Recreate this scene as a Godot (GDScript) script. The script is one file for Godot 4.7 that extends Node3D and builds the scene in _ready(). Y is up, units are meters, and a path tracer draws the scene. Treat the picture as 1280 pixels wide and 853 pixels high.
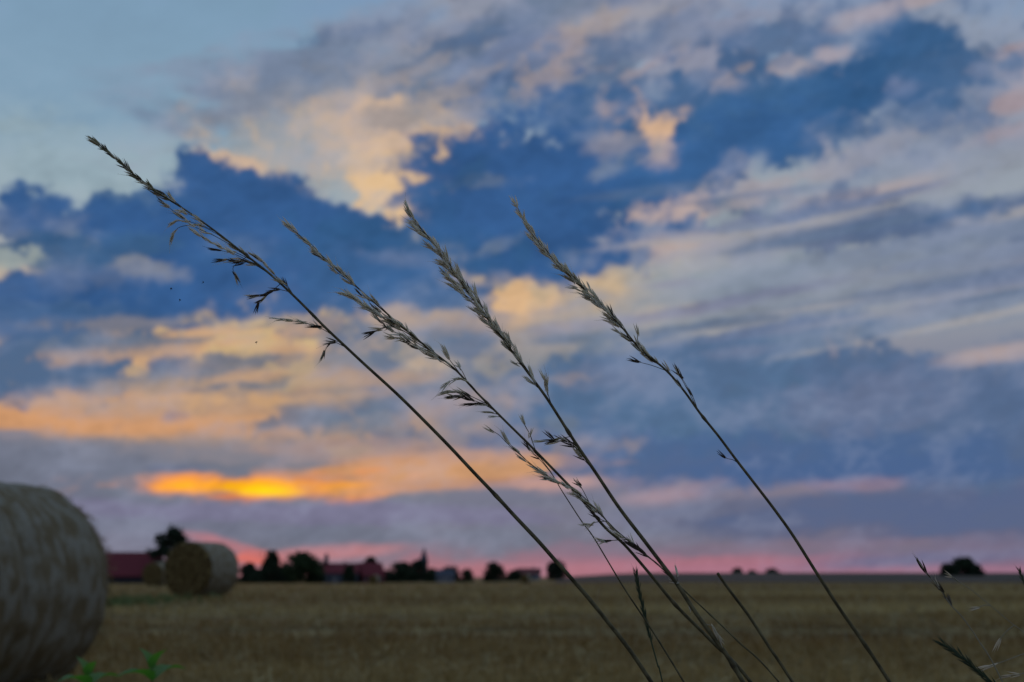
extends Node3D

const EYE := 0.65
const PITCH := 9.441
const SUN_AZIMUTH := -10.3
# evening sky: azimuth, elevation, half width, half height (degrees), tilt, colour, cover, softness, raggedness, kind (0 heap, 1 streak)
const CLOUDS := [
	# warm wash, lower left
	[-9.99, 8.08, 10.65, 1.94, 0, 178, 158, 133, 0.8, 0.7, 0.6, 1],
	[-10.89, 6.47, 13.55, 1.23, 1, 179, 147, 126, 0.85, 0.6, 0.6, 1],
	[-17.85, 5.85, 8.06, 0.45, 1, 213, 155, 108, 0.88, 0.6, 0.6, 1],
	[-7.09, 6.38, 4.84, 0.48, 0, 196, 155, 122, 0.6, 0.7, 0.8, 1],
	[-17.39, 2.47, 16.77, 2.42, 0, 109, 117, 131, 0.85, 0.5, 0.3, 1],
	[-18.07, 4.34, 8.39, 0.77, -3, 118, 122, 138, 0.85, 0.6, 0.5, 1],
	[-7.63, 2.10, 15.48, 1.10, 0, 119, 122, 139, 0.85, 0.5, 0.3, 1],
	[8.26, 1.94, 16.77, 1.10, 0, 119, 117, 133, 0.6, 0.6, 0.4, 1],
	# pale high cloud, upper left and centre
	[-17.04, 19.65, 10.65, 6.13, 0, 125, 157, 181, 0.8, 0.6, 0.2, 1],
	[-15.90, 15.33, 7.42, 1.94, 0, 155, 175, 183, 0.7, 0.6, 0.3, 1],
	[-7.37, 19.55, 6.13, 2.26, 22, 135, 141, 159, 0.8, 0.5, 0.6, 1],
	[-8.38, 20.12, 4.19, 1.29, 18, 109, 127, 156, 0.6, 0.6, 0.6, 1],
	[-13.97, 17.53, 2.42, 0.39, -18, 109, 124, 149, 0.7, 0.6, 0.5, 1],
	[-13.20, 18.14, 2.90, 0.39, -16, 117, 131, 153, 0.5, 0.7, 0.6, 1],
	[-9.93, 16.78, 3.55, 1.35, 0, 155, 159, 163, 0.7, 0.6, 0.5, 1],
	[0.00, 21.71, 7.42, 2.26, 15, 147, 147, 159, 0.75, 0.6, 0.7, 0],
	[4.74, 21.95, 4.84, 1.29, 15, 162, 154, 156, 0.6, 0.6, 0.8, 1],
	[7.05, 20.02, 3.87, 1.45, 25, 150, 150, 168, 0.7, 0.5, 0.8, 0],
	[15.83, 20.36, 6.45, 2.90, 10, 143, 150, 169, 0.6, 0.6, 0.6, 1],
	# right hand pale bands
	[12.09, 14.17, 10.65, 2.42, 12, 143, 155, 167, 0.9, 0.6, 0.4, 1],
	[15.44, 11.96, 9.68, 1.61, 12, 131, 140, 157, 0.85, 0.6, 0.5, 1],
	[17.50, 16.58, 5.48, 1.94, 15, 133, 143, 163, 0.85, 0.6, 0.7, 1],
	[20.46, 18.16, 1.16, 1.10, 25, 172, 146, 147, 0.6, 0.8, 1, 1],
	[17.42, 14.91, 4.84, 0.65, 10, 147, 153, 165, 0.7, 0.7, 0.8, 1],
	[9.42, 10.22, 9.03, 0.84, 8, 141, 151, 165, 0.75, 0.7, 0.7, 1],
	[3.45, 12.05, 4.52, 1.16, 8, 167, 160, 153, 0.8, 0.8, 0.9, 1],
	[8.18, 11.95, 4.19, 0.84, 8, 141, 153, 163, 0.7, 0.7, 0.5, 1],
	[1.32, 11.52, 3.87, 1.10, 4, 199, 173, 141, 0.9, 0.6, 0.7, 1],
	[-0.16, 10.94, 1.81, 0.71, -8, 227, 184, 138, 0.85, 0.6, 0.8, 0],
	[0.00, 8.36, 6.13, 1.94, 5, 131, 137, 145, 0.8, 0.6, 0.6, 1],
	[-0.65, 9.65, 3.87, 0.97, 5, 165, 154, 151, 0.6, 0.7, 0.6, 1],
	# dark blue cumulus, centre
	[1.66, 15.59, 6.13, 3.23, 4, 52, 89, 138, 0.98, 0.24, 0.55, 0],
	[-0.33, 14.95, 4.52, 2.71, 0, 44, 85, 135, 0.95, 0.25, 0.5, 0],
	[2.69, 18.74, 3.87, 2.00, 14, 56, 93, 141, 0.95, 0.3, 0.7, 0],
	[-1.35, 19.22, 3.55, 1.10, 20, 96, 117, 153, 0.7, 0.6, 0.8, 0],
	[0.00, 20.72, 3.87, 0.84, 24, 90, 113, 151, 0.75, 0.6, 0.8, 1],
	[5.30, 15.21, 2.90, 1.94, 10, 52, 91, 139, 0.95, 0.3, 0.7, 0],
	[-2.66, 15.89, 1.94, 1.61, 0, 52, 91, 139, 0.9, 0.35, 0.7, 0],
	[0.00, 12.87, 3.23, 0.77, 0, 48, 87, 137, 0.9, 0.35, 0.6, 0],
	# lit peach cloud tops
	[-5.33, 16.64, 3.23, 1.48, 0, 186, 167, 147, 0.65, 0.7, 1.5, 0],
	[-7.34, 18.15, 2.26, 1.10, 10, 191, 171, 149, 0.7, 0.8, 1.3, 0],
	[-4.00, 16.19, 2.26, 0.90, 22, 184, 163, 149, 0.65, 0.8, 1.4, 0],
	[-3.35, 18.26, 2.58, 0.39, 18, 167, 157, 155, 0.6, 0.7, 1.3, 0],
	[-6.17, 17.24, 3.23, 1.81, 8, 195, 171, 147, 0.75, 0.8, 1.4, 0],
	[-7.07, 17.69, 1.87, 1.23, 0, 207, 177, 153, 0.7, 0.8, 1.4, 0],
	[-5.38, 15.75, 1.87, 1.10, -35, 226, 189, 143, 0.9, 0.45, 1, 0],
	[-2.84, 17.38, 1.94, 0.52, 16, 203, 173, 145, 0.8, 0.5, 1.3, 0],
	[-2.50, 16.69, 1.61, 1.10, 20, 192, 165, 141, 0.6, 0.5, 0.9, 0],
	[-11.46, 16.30, 1.16, 0.32, -6, 207, 175, 147, 0.8, 0.5, 1, 0],
	[-11.76, 9.14, 5.81, 1.10, 5, 209, 177, 131, 0.85, 0.5, 1.1, 0],
	[-8.93, 9.79, 3.06, 1.16, 10, 205, 177, 133, 0.85, 0.5, 1.1, 0],
	[-14.69, 8.72, 2.26, 0.77, 8, 229, 178, 126, 0.7, 0.6, 0.8, 0],
	[10.17, 3.43, 4.84, 0.32, 1, 147, 131, 139, 0.55, 0.8, 0.7, 1],
	# dark blue cumulus, left
	[-17.06, 13.80, 4.19, 1.16, 4, 52, 89, 138, 0.97, 0.24, 0.7, 0],
	[-19.14, 13.34, 2.58, 0.65, 2, 86, 107, 143, 0.9, 0.3, 0.6, 0],
	[-12.74, 14.70, 2.32, 1.42, 0, 52, 89, 138, 0.98, 0.2, 0.75, 0],
	[-15.54, 14.21, 2.13, 0.84, 0, 58, 95, 141, 0.9, 0.25, 0.8, 0],
	[-9.87, 14.90, 2.90, 1.16, -8, 52, 89, 138, 0.98, 0.2, 0.7, 0],
	[-6.92, 13.74, 4.19, 1.29, -14, 52, 89, 138, 0.98, 0.22, 0.6, 0],
	[-11.74, 13.08, 8.71, 2.00, 0, 52, 89, 138, 0.98, 0.22, 0.5, 0],
	[-16.99, 12.39, 3.23, 0.97, 2, 58, 93, 133, 0.95, 0.35, 0.7, 0],
	[-16.91, 10.79, 6.77, 1.35, 2, 54, 91, 139, 0.97, 0.24, 0.6, 0],
	[-10.09, 11.41, 8.06, 1.35, 4, 52, 89, 138, 0.96, 0.25, 0.6, 0],
	[-3.93, 10.75, 3.87, 1.23, 0, 84, 111, 148, 0.85, 0.5, 0.7, 0],
	[-18.34, 9.63, 3.87, 0.71, 0, 70, 97, 143, 0.9, 0.4, 0.6, 0],
	[-18.41, 8.09, 3.55, 1.55, 12, 74, 101, 145, 0.95, 0.3, 0.7, 0],
	[-16.17, 7.88, 1.42, 0.65, 20, 82, 105, 143, 0.8, 0.4, 0.8, 0],
	# bridge between left and centre
	[-1.33, 15.11, 2.71, 2.00, 0, 52, 89, 138, 0.96, 0.3, 0.8, 0],
	[0.33, 17.02, 2.58, 1.48, 8, 52, 89, 138, 0.95, 0.35, 0.9, 0],
	[2.00, 16.22, 3.55, 2.26, 4, 52, 89, 138, 0.96, 0.3, 0.7, 0],
	[0.00, 13.83, 4.19, 1.48, 0, 52, 89, 138, 0.95, 0.3, 0.7, 0],
	[-4.28, 12.84, 4.19, 1.68, -4, 50, 89, 133, 0.97, 0.3, 0.6, 0],
	[-5.58, 11.85, 4.52, 1.29, 0, 58, 95, 141, 0.9, 0.4, 0.7, 0],
	[-3.31, 14.29, 1.94, 1.29, 0, 52, 91, 139, 0.95, 0.3, 0.7, 0],
	[-3.12, 10.92, 2.26, 0.97, 0, 82, 109, 147, 0.8, 0.5, 0.9, 0],
	# dark blue cumulus, upper right
	[10.60, 17.68, 5.16, 2.00, 12, 52, 91, 135, 0.97, 0.35, 0.7, 0],
	[14.51, 19.02, 4.84, 1.94, 14, 50, 89, 133, 0.97, 0.32, 0.8, 0],
	[15.83, 20.42, 3.35, 1.74, 10, 52, 91, 135, 0.95, 0.35, 0.8, 0],
	[8.02, 18.90, 4.19, 1.61, 12, 60, 97, 139, 0.9, 0.45, 0.9, 0],
	[11.03, 20.74, 3.87, 1.10, 14, 76, 103, 141, 0.8, 0.5, 1, 0],
	[17.43, 18.10, 2.13, 1.68, 0, 82, 107, 145, 0.8, 0.5, 0.8, 0],
	[4.37, 19.18, 2.90, 0.90, 14, 70, 101, 141, 0.8, 0.6, 1, 0],
	[8.62, 16.68, 3.55, 1.42, 14, 54, 93, 141, 0.9, 0.35, 0.6, 0],
	[2.04, 22.62, 4.84, 0.58, 14, 102, 121, 155, 0.6, 0.7, 0.7, 1],
	[7.09, 21.56, 2.26, 0.77, 10, 98, 117, 151, 0.6, 0.6, 0.8, 0],
	# bands right of the centre
	[12.73, 14.29, 3.10, 0.65, -4, 88, 107, 139, 0.92, 0.45, 0.9, 0],
	[17.35, 13.53, 5.16, 0.71, 4, 84, 103, 137, 0.92, 0.45, 0.8, 0],
	[19.13, 13.25, 3.55, 0.90, 4, 90, 107, 139, 0.8, 0.55, 0.9, 0],
	[9.83, 13.64, 1.94, 0.58, 10, 122, 130, 160, 0.6, 0.6, 0.8, 0],
	[6.26, 13.56, 1.29, 0.52, 0, 94, 115, 151, 0.8, 0.5, 0.9, 0],
	[8.80, 10.88, 5.48, 0.23, 9, 116, 122, 148, 0.85, 0.7, 0.5, 1],
	[5.88, 10.37, 5.16, 0.23, 5, 136, 138, 162, 0.5, 0.7, 0.5, 1],
	[16.93, 11.34, 5.81, 0.32, 9, 120, 128, 152, 0.8, 0.7, 0.6, 1],
	[18.69, 10.53, 5.16, 0.48, 12, 108, 120, 150, 0.8, 0.7, 0.6, 1],
	[6.55, 11.67, 1.29, 0.16, 4, 140, 138, 158, 0.7, 0.7, 0.5, 1],
	# slate bank above the right horizon
	[9.33, 6.82, 9.35, 2.58, 0, 80, 109, 143, 0.96, 0.3, 0.55, 0],
	[10.65, 8.85, 3.55, 1.23, 4, 84, 111, 145, 0.9, 0.3, 0.6, 0],
	[14.95, 7.77, 3.87, 1.42, -10, 86, 109, 143, 0.9, 0.35, 0.6, 0],
	[5.84, 8.00, 3.55, 1.48, 0, 84, 109, 143, 0.85, 0.4, 0.7, 0],
	[3.24, 6.74, 3.55, 1.94, -6, 84, 111, 145, 0.85, 0.45, 0.7, 0],
	[17.56, 5.83, 7.10, 2.58, 0, 86, 107, 141, 0.9, 0.4, 0.5, 0],
	[9.89, 4.60, 10.65, 1.03, 0, 72, 99, 141, 0.85, 0.5, 0.5, 0],
	[13.28, 4.07, 7.10, 0.52, 0, 68, 95, 139, 0.7, 0.6, 0.5, 1],
	[16.80, 2.33, 8.39, 0.84, 0, 74, 90, 126, 0.85, 0.6, 0.5, 1],
	[13.99, 6.71, 3.55, 1.10, 6, 109, 119, 147, 0.6, 0.7, 0.6, 0],
	[3.90, 8.02, 1.94, 0.65, 0, 117, 125, 151, 0.5, 0.7, 0.7, 0],
	[2.90, 5.30, 3.23, 0.97, -6, 86, 109, 147, 0.7, 0.5, 0.6, 0],
	# broken grey blue puffs, lower centre
	[-5.19, 8.01, 1.81, 1.42, 0, 96, 113, 141, 0.8, 0.5, 1.2, 0],
	[-4.68, 6.09, 1.29, 1.10, 0, 98, 113, 139, 0.8, 0.5, 1.2, 0],
	[-8.21, 6.36, 1.81, 0.65, 16, 103, 113, 133, 0.85, 0.5, 1.2, 0],
	[-7.14, 8.94, 1.10, 0.84, 20, 109, 121, 147, 0.7, 0.5, 0.9, 0],
	[-2.60, 7.39, 2.58, 1.29, 0, 125, 131, 151, 0.6, 0.6, 0.9, 0],
	[-1.96, 9.32, 2.58, 1.16, 0, 96, 115, 145, 0.8, 0.5, 0.9, 0],
	[-11.89, 8.34, 3.23, 0.42, 5, 115, 119, 139, 0.85, 0.6, 1.2, 0],
	[-13.41, 7.57, 3.55, 0.39, 3, 129, 127, 139, 0.75, 0.6, 1.1, 1],
	[-13.59, 8.19, 0.97, 0.39, 0, 94, 109, 143, 0.7, 0.5, 0.9, 0],
	[-9.65, 7.13, 3.87, 0.32, 0, 157, 139, 131, 0.5, 0.7, 0.8, 1],
	[-13.54, 6.19, 0.52, 0.23, 14, 140, 126, 138, 0.7, 0.6, 0.6, 0],
	[-13.43, 4.10, 1.42, 0.26, -3, 88, 100, 132, 0.95, 0.5, 0.7, 0],
	[-6.11, 4.96, 4.19, 0.45, 0, 166, 140, 134, 0.7, 0.6, 0.7, 1],
	# gaps and lit wisps in front of the dark cloud
	[-16.71, 9.93, 2.90, 0.39, 0, 68, 97, 139, 0.8, 0.6, 0.9, 0],
	[-17.70, 8.59, 2.26, 0.58, 10, 90, 107, 137, 0.6, 0.7, 1.2, 0],
	[-10.32, 8.55, 2.58, 0.39, 4, 115, 119, 131, 0.8, 0.6, 1.3, 0],
	[-7.12, 7.98, 2.26, 0.39, -4, 150, 136, 138, 0.6, 0.7, 1.3, 0],
	[-9.98, 7.76, 3.55, 0.26, 2, 196, 159, 124, 0.6, 0.7, 1.2, 1],
	[-16.42, 6.88, 2.90, 0.23, 3, 196, 153, 118, 0.7, 0.7, 1, 1],
	[0.00, 19.54, 1.94, 0.58, 26, 82, 109, 145, 0.7, 0.6, 1.3, 0],
	[-1.69, 21.09, 1.61, 0.52, 20, 147, 147, 155, 0.5, 0.7, 1.4, 0],
	[4.38, 20.27, 1.94, 0.45, 24, 109, 125, 149, 0.6, 0.7, 1.4, 0],
	[9.76, 22.03, 1.94, 0.45, 12, 141, 143, 161, 0.5, 0.7, 1.4, 1],
	[18.06, 21.33, 1.61, 0.65, -20, 141, 151, 169, 0.6, 0.7, 1.3, 0],
	[18.70, 19.03, 1.16, 1.29, 0, 131, 143, 165, 0.6, 0.7, 1.3, 0],
	[14.44, 17.44, 1.94, 0.45, 12, 94, 115, 147, 0.5, 0.8, 1.4, 0],
	[10.53, 15.44, 1.94, 0.39, 16, 170, 158, 161, 0.6, 0.7, 1.3, 0],
	[14.95, 14.93, 1.94, 0.29, 6, 174, 158, 157, 0.6, 0.7, 1.2, 1],
	[12.06, 13.23, 1.94, 0.39, 6, 119, 129, 155, 0.6, 0.7, 1.3, 0],
	[7.89, 13.39, 1.10, 0.32, 10, 131, 135, 157, 0.6, 0.7, 1.3, 0],
	[5.68, 18.04, 1.10, 0.71, -24, 181, 159, 152, 0.75, 0.7, 1.6, 0],
	[6.21, 17.75, 0.71, 0.39, 10, 225, 184, 146, 0.75, 0.6, 1.4, 0],
	[5.49, 18.46, 0.39, 0.71, 0, 215, 178, 148, 0.65, 0.6, 1.2, 0],
	[4.34, 17.29, 1.16, 0.45, 0, 137, 137, 151, 0.7, 0.6, 0.9, 0],
	[2.77, 21.13, 2.13, 0.77, 22, 167, 152, 151, 0.65, 0.7, 1.5, 0],
	[1.69, 20.16, 1.42, 0.45, 30, 167, 153, 153, 0.6, 0.6, 0.9, 0],
	[7.79, 20.30, 1.48, 0.48, -12, 147, 147, 165, 0.7, 0.7, 1.4, 0],
	[11.66, 20.09, 1.10, 0.39, -8, 169, 159, 163, 0.75, 0.6, 1.4, 0],
	[13.28, 20.34, 0.84, 0.29, 6, 165, 156, 165, 0.85, 0.5, 0.8, 0],
	[16.07, 21.95, 1.61, 0.29, 14, 172, 156, 157, 0.7, 0.7, 1, 1],
	[15.92, 19.00, 0.52, 0.45, 0, 120, 132, 164, 0.7, 0.6, 0.7, 0],
	[8.25, 14.96, 3.23, 0.55, 18, 159, 155, 165, 0.7, 0.7, 1.3, 0],
	[6.61, 14.64, 1.48, 0.48, 10, 194, 170, 160, 0.75, 0.6, 1.3, 0],
	[13.43, 16.12, 3.23, 0.48, 16, 157, 155, 165, 0.7, 0.7, 1.2, 0],
	[16.59, 16.72, 2.26, 0.45, 10, 131, 139, 157, 0.5, 0.7, 1.2, 0],
	[6.74, 13.17, 1.94, 0.39, 8, 198, 172, 156, 0.7, 0.6, 0.7, 1],
	[9.50, 13.02, 2.90, 0.52, 6, 167, 165, 167, 0.7, 0.6, 0.7, 1],
	[-19.77, 11.98, 0.84, 0.45, 6, 155, 165, 163, 0.85, 0.5, 0.8, 0],
	[-15.20, 12.06, 1.16, 0.35, -8, 147, 147, 151, 0.75, 0.7, 1.1, 0],
	[-16.94, 11.56, 1.94, 0.58, 8, 94, 111, 143, 0.6, 0.8, 1, 0],
	[-11.09, 12.95, 1.29, 0.39, -10, 82, 109, 147, 0.5, 0.7, 0.8, 0],
	[-4.61, 12.77, 1.48, 0.32, -4, 102, 119, 153, 0.6, 0.7, 0.8, 0],
	[-2.95, 10.44, 1.94, 0.32, 6, 167, 157, 155, 0.55, 0.7, 0.8, 1],
	[-1.38, 11.84, 1.10, 0.32, 0, 167, 154, 151, 0.5, 0.7, 1, 0],
	[-5.60, 9.16, 0.84, 0.39, 14, 193, 165, 143, 0.8, 0.6, 1.3, 0],
	[-3.58, 8.47, 0.77, 0.32, 8, 191, 169, 149, 0.8, 0.6, 1.1, 0],
	[-4.90, 9.94, 1.29, 0.32, 0, 147, 147, 155, 0.6, 0.6, 0.7, 0],
	[-2.75, 6.74, 1.29, 0.58, 0, 167, 145, 141, 0.6, 0.7, 0.8, 0],
	[0.00, 6.91, 0.45, 0.26, 0, 169, 147, 143, 0.6, 0.7, 1, 0],
	[18.87, 8.47, 2.26, 0.26, 6, 178, 158, 153, 0.8, 0.6, 0.7, 1],
	[17.16, 9.85, 2.90, 0.32, 8, 149, 155, 169, 0.6, 0.7, 0.6, 1],
	[12.84, 8.94, 0.32, 0.58, 0, 137, 135, 151, 0.6, 0.6, 0.6, 0],
	[9.22, 8.89, 1.29, 0.26, 4, 121, 127, 151, 0.5, 0.7, 0.7, 0],
	# last veils
	[-8.03, 19.43, 3.87, 0.71, 14, 135, 141, 155, 0.6, 0.8, 1.2, 0],
	[-4.53, 18.61, 2.26, 0.45, 20, 143, 145, 155, 0.6, 0.8, 1.4, 0],
	[-5.66, 16.47, 1.42, 0.29, 16, 170, 158, 151, 0.6, 0.8, 1.4, 0],
	[-8.13, 16.55, 0.97, 0.84, 0, 165, 158, 155, 0.5, 0.9, 1.3, 0],
	[-2.70, 20.52, 2.32, 0.77, 18, 86, 109, 141, 0.75, 0.6, 1.2, 0],
	[0.68, 22.39, 3.55, 0.45, 14, 94, 113, 143, 0.65, 0.7, 1.2, 0],
	[5.40, 21.01, 2.26, 0.52, 18, 90, 111, 143, 0.5, 0.7, 1.4, 0],
	[17.05, 19.80, 1.94, 1.74, 0, 58, 95, 137, 0.85, 0.5, 1, 0],
	[16.44, 13.69, 5.81, 0.71, 4, 88, 107, 139, 0.8, 0.6, 0.6, 1],
	[13.60, 12.37, 7.42, 0.52, 8, 125, 137, 157, 0.7, 0.7, 0.7, 1],
	[17.47, 9.98, 5.16, 0.45, 8, 121, 135, 157, 0.7, 0.7, 0.8, 1],
	[11.66, 10.88, 5.48, 0.29, 8, 129, 139, 155, 0.6, 0.7, 0.7, 1],
	[8.46, 10.19, 4.84, 0.32, 7, 141, 147, 155, 0.5, 0.7, 0.8, 1],
	[-18.27, 8.19, 3.71, 1.35, 8, 78, 103, 135, 0.88, 0.4, 0.9, 0],
	[-19.23, 9.73, 3.55, 0.71, 0, 62, 93, 133, 0.85, 0.5, 0.9, 0],
	[-15.04, 9.95, 2.90, 0.39, 0, 58, 91, 133, 0.7, 0.6, 1, 0],
	[-18.06, 4.13, 7.74, 0.71, -2, 114, 120, 138, 0.8, 0.7, 0.5, 1],
	[-16.50, 2.18, 8.39, 1.16, 0, 112, 116, 136, 0.7, 0.7, 0.5, 1],
	# thin layers, right
	[9.58, 15.08, 3.34, 0.12, 5.5, 106, 120, 150, 0.57, 0.78, 0.8, 1],
	[17.69, 10.73, 2.72, 0.17, 6.9, 167, 163, 163, 0.5, 0.58, 0.8, 1],
	[9.12, 10.13, 4.88, 0.20, 10.6, 124, 136, 160, 0.51, 0.63, 0.8, 1],
	[15.24, 11.06, 4.97, 0.21, 5.6, 94, 113, 141, 0.63, 0.72, 0.8, 1],
	[13.61, 14.43, 3.62, 0.11, 11.5, 106, 120, 150, 0.71, 0.69, 0.8, 1],
	[10.41, 10.20, 3.97, 0.21, 10.9, 167, 163, 163, 0.6, 0.65, 0.8, 1],
	[14.91, 12.86, 2.51, 0.14, 10.7, 124, 136, 160, 0.46, 0.56, 0.8, 1],
	[15.35, 13.72, 3.83, 0.16, 7.4, 94, 113, 141, 0.75, 0.6, 0.8, 1],
	[12.23, 14.36, 4.18, 0.13, 7.5, 106, 120, 150, 0.67, 0.63, 0.8, 1],
	[14.21, 10.09, 2.29, 0.10, 6.6, 167, 163, 163, 0.68, 0.7, 0.8, 1],
	[9.57, 13.72, 2.57, 0.16, 5.3, 124, 136, 160, 0.66, 0.77, 0.8, 1],
	[19.84, 10.77, 5.34, 0.10, 7, 94, 113, 141, 0.74, 0.74, 0.8, 1],
	[12.03, 9.94, 4.14, 0.20, 7.1, 106, 120, 150, 0.51, 0.66, 0.8, 1],
	[8.02, 13.46, 5.35, 0.14, 5.1, 167, 163, 163, 0.46, 0.59, 0.8, 1],
	[17.58, 13.09, 2.97, 0.11, 11.9, 124, 136, 160, 0.58, 0.6, 0.8, 1],
	[6.89, 15.47, 2.53, 0.18, 6, 94, 113, 141, 0.46, 0.67, 0.8, 1],
	[9.63, 9.69, 2.37, 0.17, 10.4, 106, 120, 150, 0.57, 0.8, 0.8, 1],
	[13.18, 14.08, 3.39, 0.10, 7.9, 167, 163, 163, 0.52, 0.77, 0.8, 1],
	[18.20, 12.26, 2.05, 0.13, 6.7, 124, 136, 160, 0.51, 0.61, 0.8, 1],
	[18.85, 14.28, 2.12, 0.22, 9, 94, 113, 141, 0.75, 0.65, 0.8, 1],
	[19.12, 11.29, 4.74, 0.19, 8.5, 106, 120, 150, 0.48, 0.6, 0.8, 1],
	[18.67, 9.89, 5.22, 0.14, 9.6, 167, 163, 163, 0.69, 0.71, 0.8, 1],
	[17.96, 12.10, 4.26, 0.19, 6.9, 124, 136, 160, 0.73, 0.79, 0.8, 1],
	[7.00, 9.92, 5.35, 0.18, 5.3, 94, 113, 141, 0.72, 0.58, 0.8, 1],
	[20.05, 11.15, 2.15, 0.12, 9.4, 106, 120, 150, 0.62, 0.74, 0.8, 1],
	[19.63, 13.77, 1.95, 0.22, 5.1, 167, 163, 163, 0.71, 0.58, 0.8, 1],
	# broken layers, lower left
	[-10.20, 7.66, 2.48, 0.28, 7.4, 105, 117, 137, 0.77, 0.56, 1.3, 0],
	[-11.71, 6.96, 2.18, 0.27, 1.1, 213, 168, 122, 0.61, 0.61, 1.3, 0],
	[-10.99, 8.20, 0.87, 0.16, 2.8, 147, 137, 133, 0.77, 0.74, 1.3, 0],
	[-14.64, 7.35, 1.13, 0.23, 1.3, 196, 159, 130, 0.45, 0.77, 1.3, 0],
	[-14.25, 9.28, 2.87, 0.27, 2.9, 105, 117, 137, 0.79, 0.68, 1.3, 0],
	[-9.71, 9.47, 2.78, 0.24, 9.7, 213, 168, 122, 0.76, 0.62, 1.3, 0],
	[-12.80, 9.50, 1.14, 0.14, 3, 147, 137, 133, 0.66, 0.55, 1.3, 0],
	[-9.70, 9.02, 1.48, 0.26, 4.8, 196, 159, 130, 0.56, 0.67, 1.3, 0],
	[-9.46, 9.97, 2.85, 0.13, 7.5, 105, 117, 137, 0.75, 0.55, 1.3, 0],
	[-8.61, 8.96, 2.03, 0.13, 0.5, 213, 168, 122, 0.51, 0.79, 1.3, 0],
	[-14.30, 7.50, 2.76, 0.28, 3.4, 147, 137, 133, 0.57, 0.68, 1.3, 0],
	[-8.75, 9.82, 2.38, 0.26, 8.6, 196, 159, 130, 0.46, 0.79, 1.3, 0],
	[-15.35, 8.82, 2.10, 0.28, 3.4, 105, 117, 137, 0.77, 0.69, 1.3, 0],
	[-13.25, 8.98, 1.21, 0.14, 1.5, 213, 168, 122, 0.69, 0.8, 1.3, 0],
	[-14.73, 9.81, 2.88, 0.22, 4.1, 147, 137, 133, 0.53, 0.7, 1.3, 0],
	[-8.22, 8.66, 1.71, 0.14, 9.2, 196, 159, 130, 0.46, 0.67, 1.3, 0],
	[-8.13, 9.76, 2.35, 0.28, 6.3, 105, 117, 137, 0.73, 0.58, 1.3, 0],
	[-12.10, 9.58, 2.58, 0.18, 4.5, 213, 168, 122, 0.8, 0.76, 1.3, 0],
	[-6.74, 8.70, 1.85, 0.25, 4.8, 147, 137, 133, 0.55, 0.65, 1.3, 0],
	[-14.83, 8.72, 2.88, 0.28, 6.3, 196, 159, 130, 0.62, 0.63, 1.3, 0],
	[-15.38, 9.04, 2.45, 0.27, 3.6, 105, 117, 137, 0.73, 0.74, 1.3, 0],
	[-9.50, 7.94, 2.41, 0.19, 7, 213, 168, 122, 0.55, 0.67, 1.3, 0],
	[-8.76, 7.87, 1.45, 0.28, 6.5, 147, 137, 133, 0.65, 0.55, 1.3, 0],
	[-10.99, 9.28, 2.23, 0.20, 8.2, 196, 159, 130, 0.68, 0.75, 1.3, 0],
	[-12.87, 7.91, 2.36, 0.26, 3.5, 105, 117, 137, 0.75, 0.77, 1.3, 0],
	[-9.54, 6.90, 2.81, 0.21, 5.3, 213, 168, 122, 0.51, 0.76, 1.3, 0],
	[-7.12, 8.61, 2.27, 0.25, 7.3, 147, 137, 133, 0.51, 0.75, 1.3, 0],
	[-10.62, 7.91, 1.71, 0.23, 7.7, 196, 159, 130, 0.67, 0.73, 1.3, 0],
	# wisps along the top
	[7.42, 20.28, 1.49, 0.26, 10, 137, 143, 163, 0.55, 0.67, 1.5, 0],
	[6.91, 21.75, 1.92, 0.26, 24.4, 80, 105, 141, 0.57, 0.65, 1.5, 0],
	[3.32, 20.86, 1.06, 0.34, 24.5, 109, 125, 147, 0.43, 0.75, 1.5, 0],
	[5.69, 20.27, 1.27, 0.22, 24.4, 168, 155, 160, 0.59, 0.66, 1.5, 0],
	[-3.90, 22.41, 1.72, 0.27, 27.1, 143, 147, 157, 0.53, 0.6, 1.5, 0],
	[5.23, 21.85, 2.16, 0.43, 19.3, 80, 105, 141, 0.54, 0.72, 1.5, 0],
	[7.60, 19.77, 0.82, 0.29, 20.8, 112, 126, 156, 0.44, 0.7, 1.5, 0],
	[-3.94, 20.20, 1.55, 0.22, 21.9, 165, 154, 151, 0.44, 0.6, 1.5, 0],
	[2.45, 22.63, 1.09, 0.42, 22.6, 143, 147, 157, 0.35, 0.74, 1.5, 0],
	[-5.14, 21.94, 2.12, 0.35, 15.5, 80, 105, 141, 0.46, 0.65, 1.5, 0],
	[-3.34, 19.82, 0.85, 0.30, 23.4, 109, 125, 147, 0.47, 0.8, 1.5, 0],
	[-1.42, 19.91, 2.10, 0.37, 26, 165, 154, 151, 0.48, 0.76, 1.5, 0],
	[7.48, 21.26, 1.47, 0.38, 17.4, 137, 143, 163, 0.38, 0.74, 1.5, 0],
	[-1.10, 21.52, 1.94, 0.24, 10.4, 80, 105, 141, 0.39, 0.7, 1.5, 0],
	[0.45, 22.27, 1.44, 0.43, 14.6, 109, 125, 147, 0.47, 0.77, 1.5, 0],
	[4.54, 22.17, 1.48, 0.32, 12.6, 165, 154, 151, 0.46, 0.63, 1.5, 0],
	[7.64, 21.87, 1.75, 0.44, 26.6, 137, 143, 163, 0.46, 0.7, 1.5, 0],
	[-0.22, 21.81, 1.50, 0.40, 26.9, 80, 105, 141, 0.44, 0.55, 1.5, 0],
	[1.90, 22.90, 0.82, 0.39, 12, 109, 125, 147, 0.57, 0.64, 1.5, 0],
	[9.71, 20.06, 0.87, 0.24, 27.1, 167, 155, 157, 0.53, 0.66, 1.5, 0],
	[7.24, 20.31, 1.50, 0.31, 11.8, 146, 148, 166, 0.46, 0.59, 1.5, 0],
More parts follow.
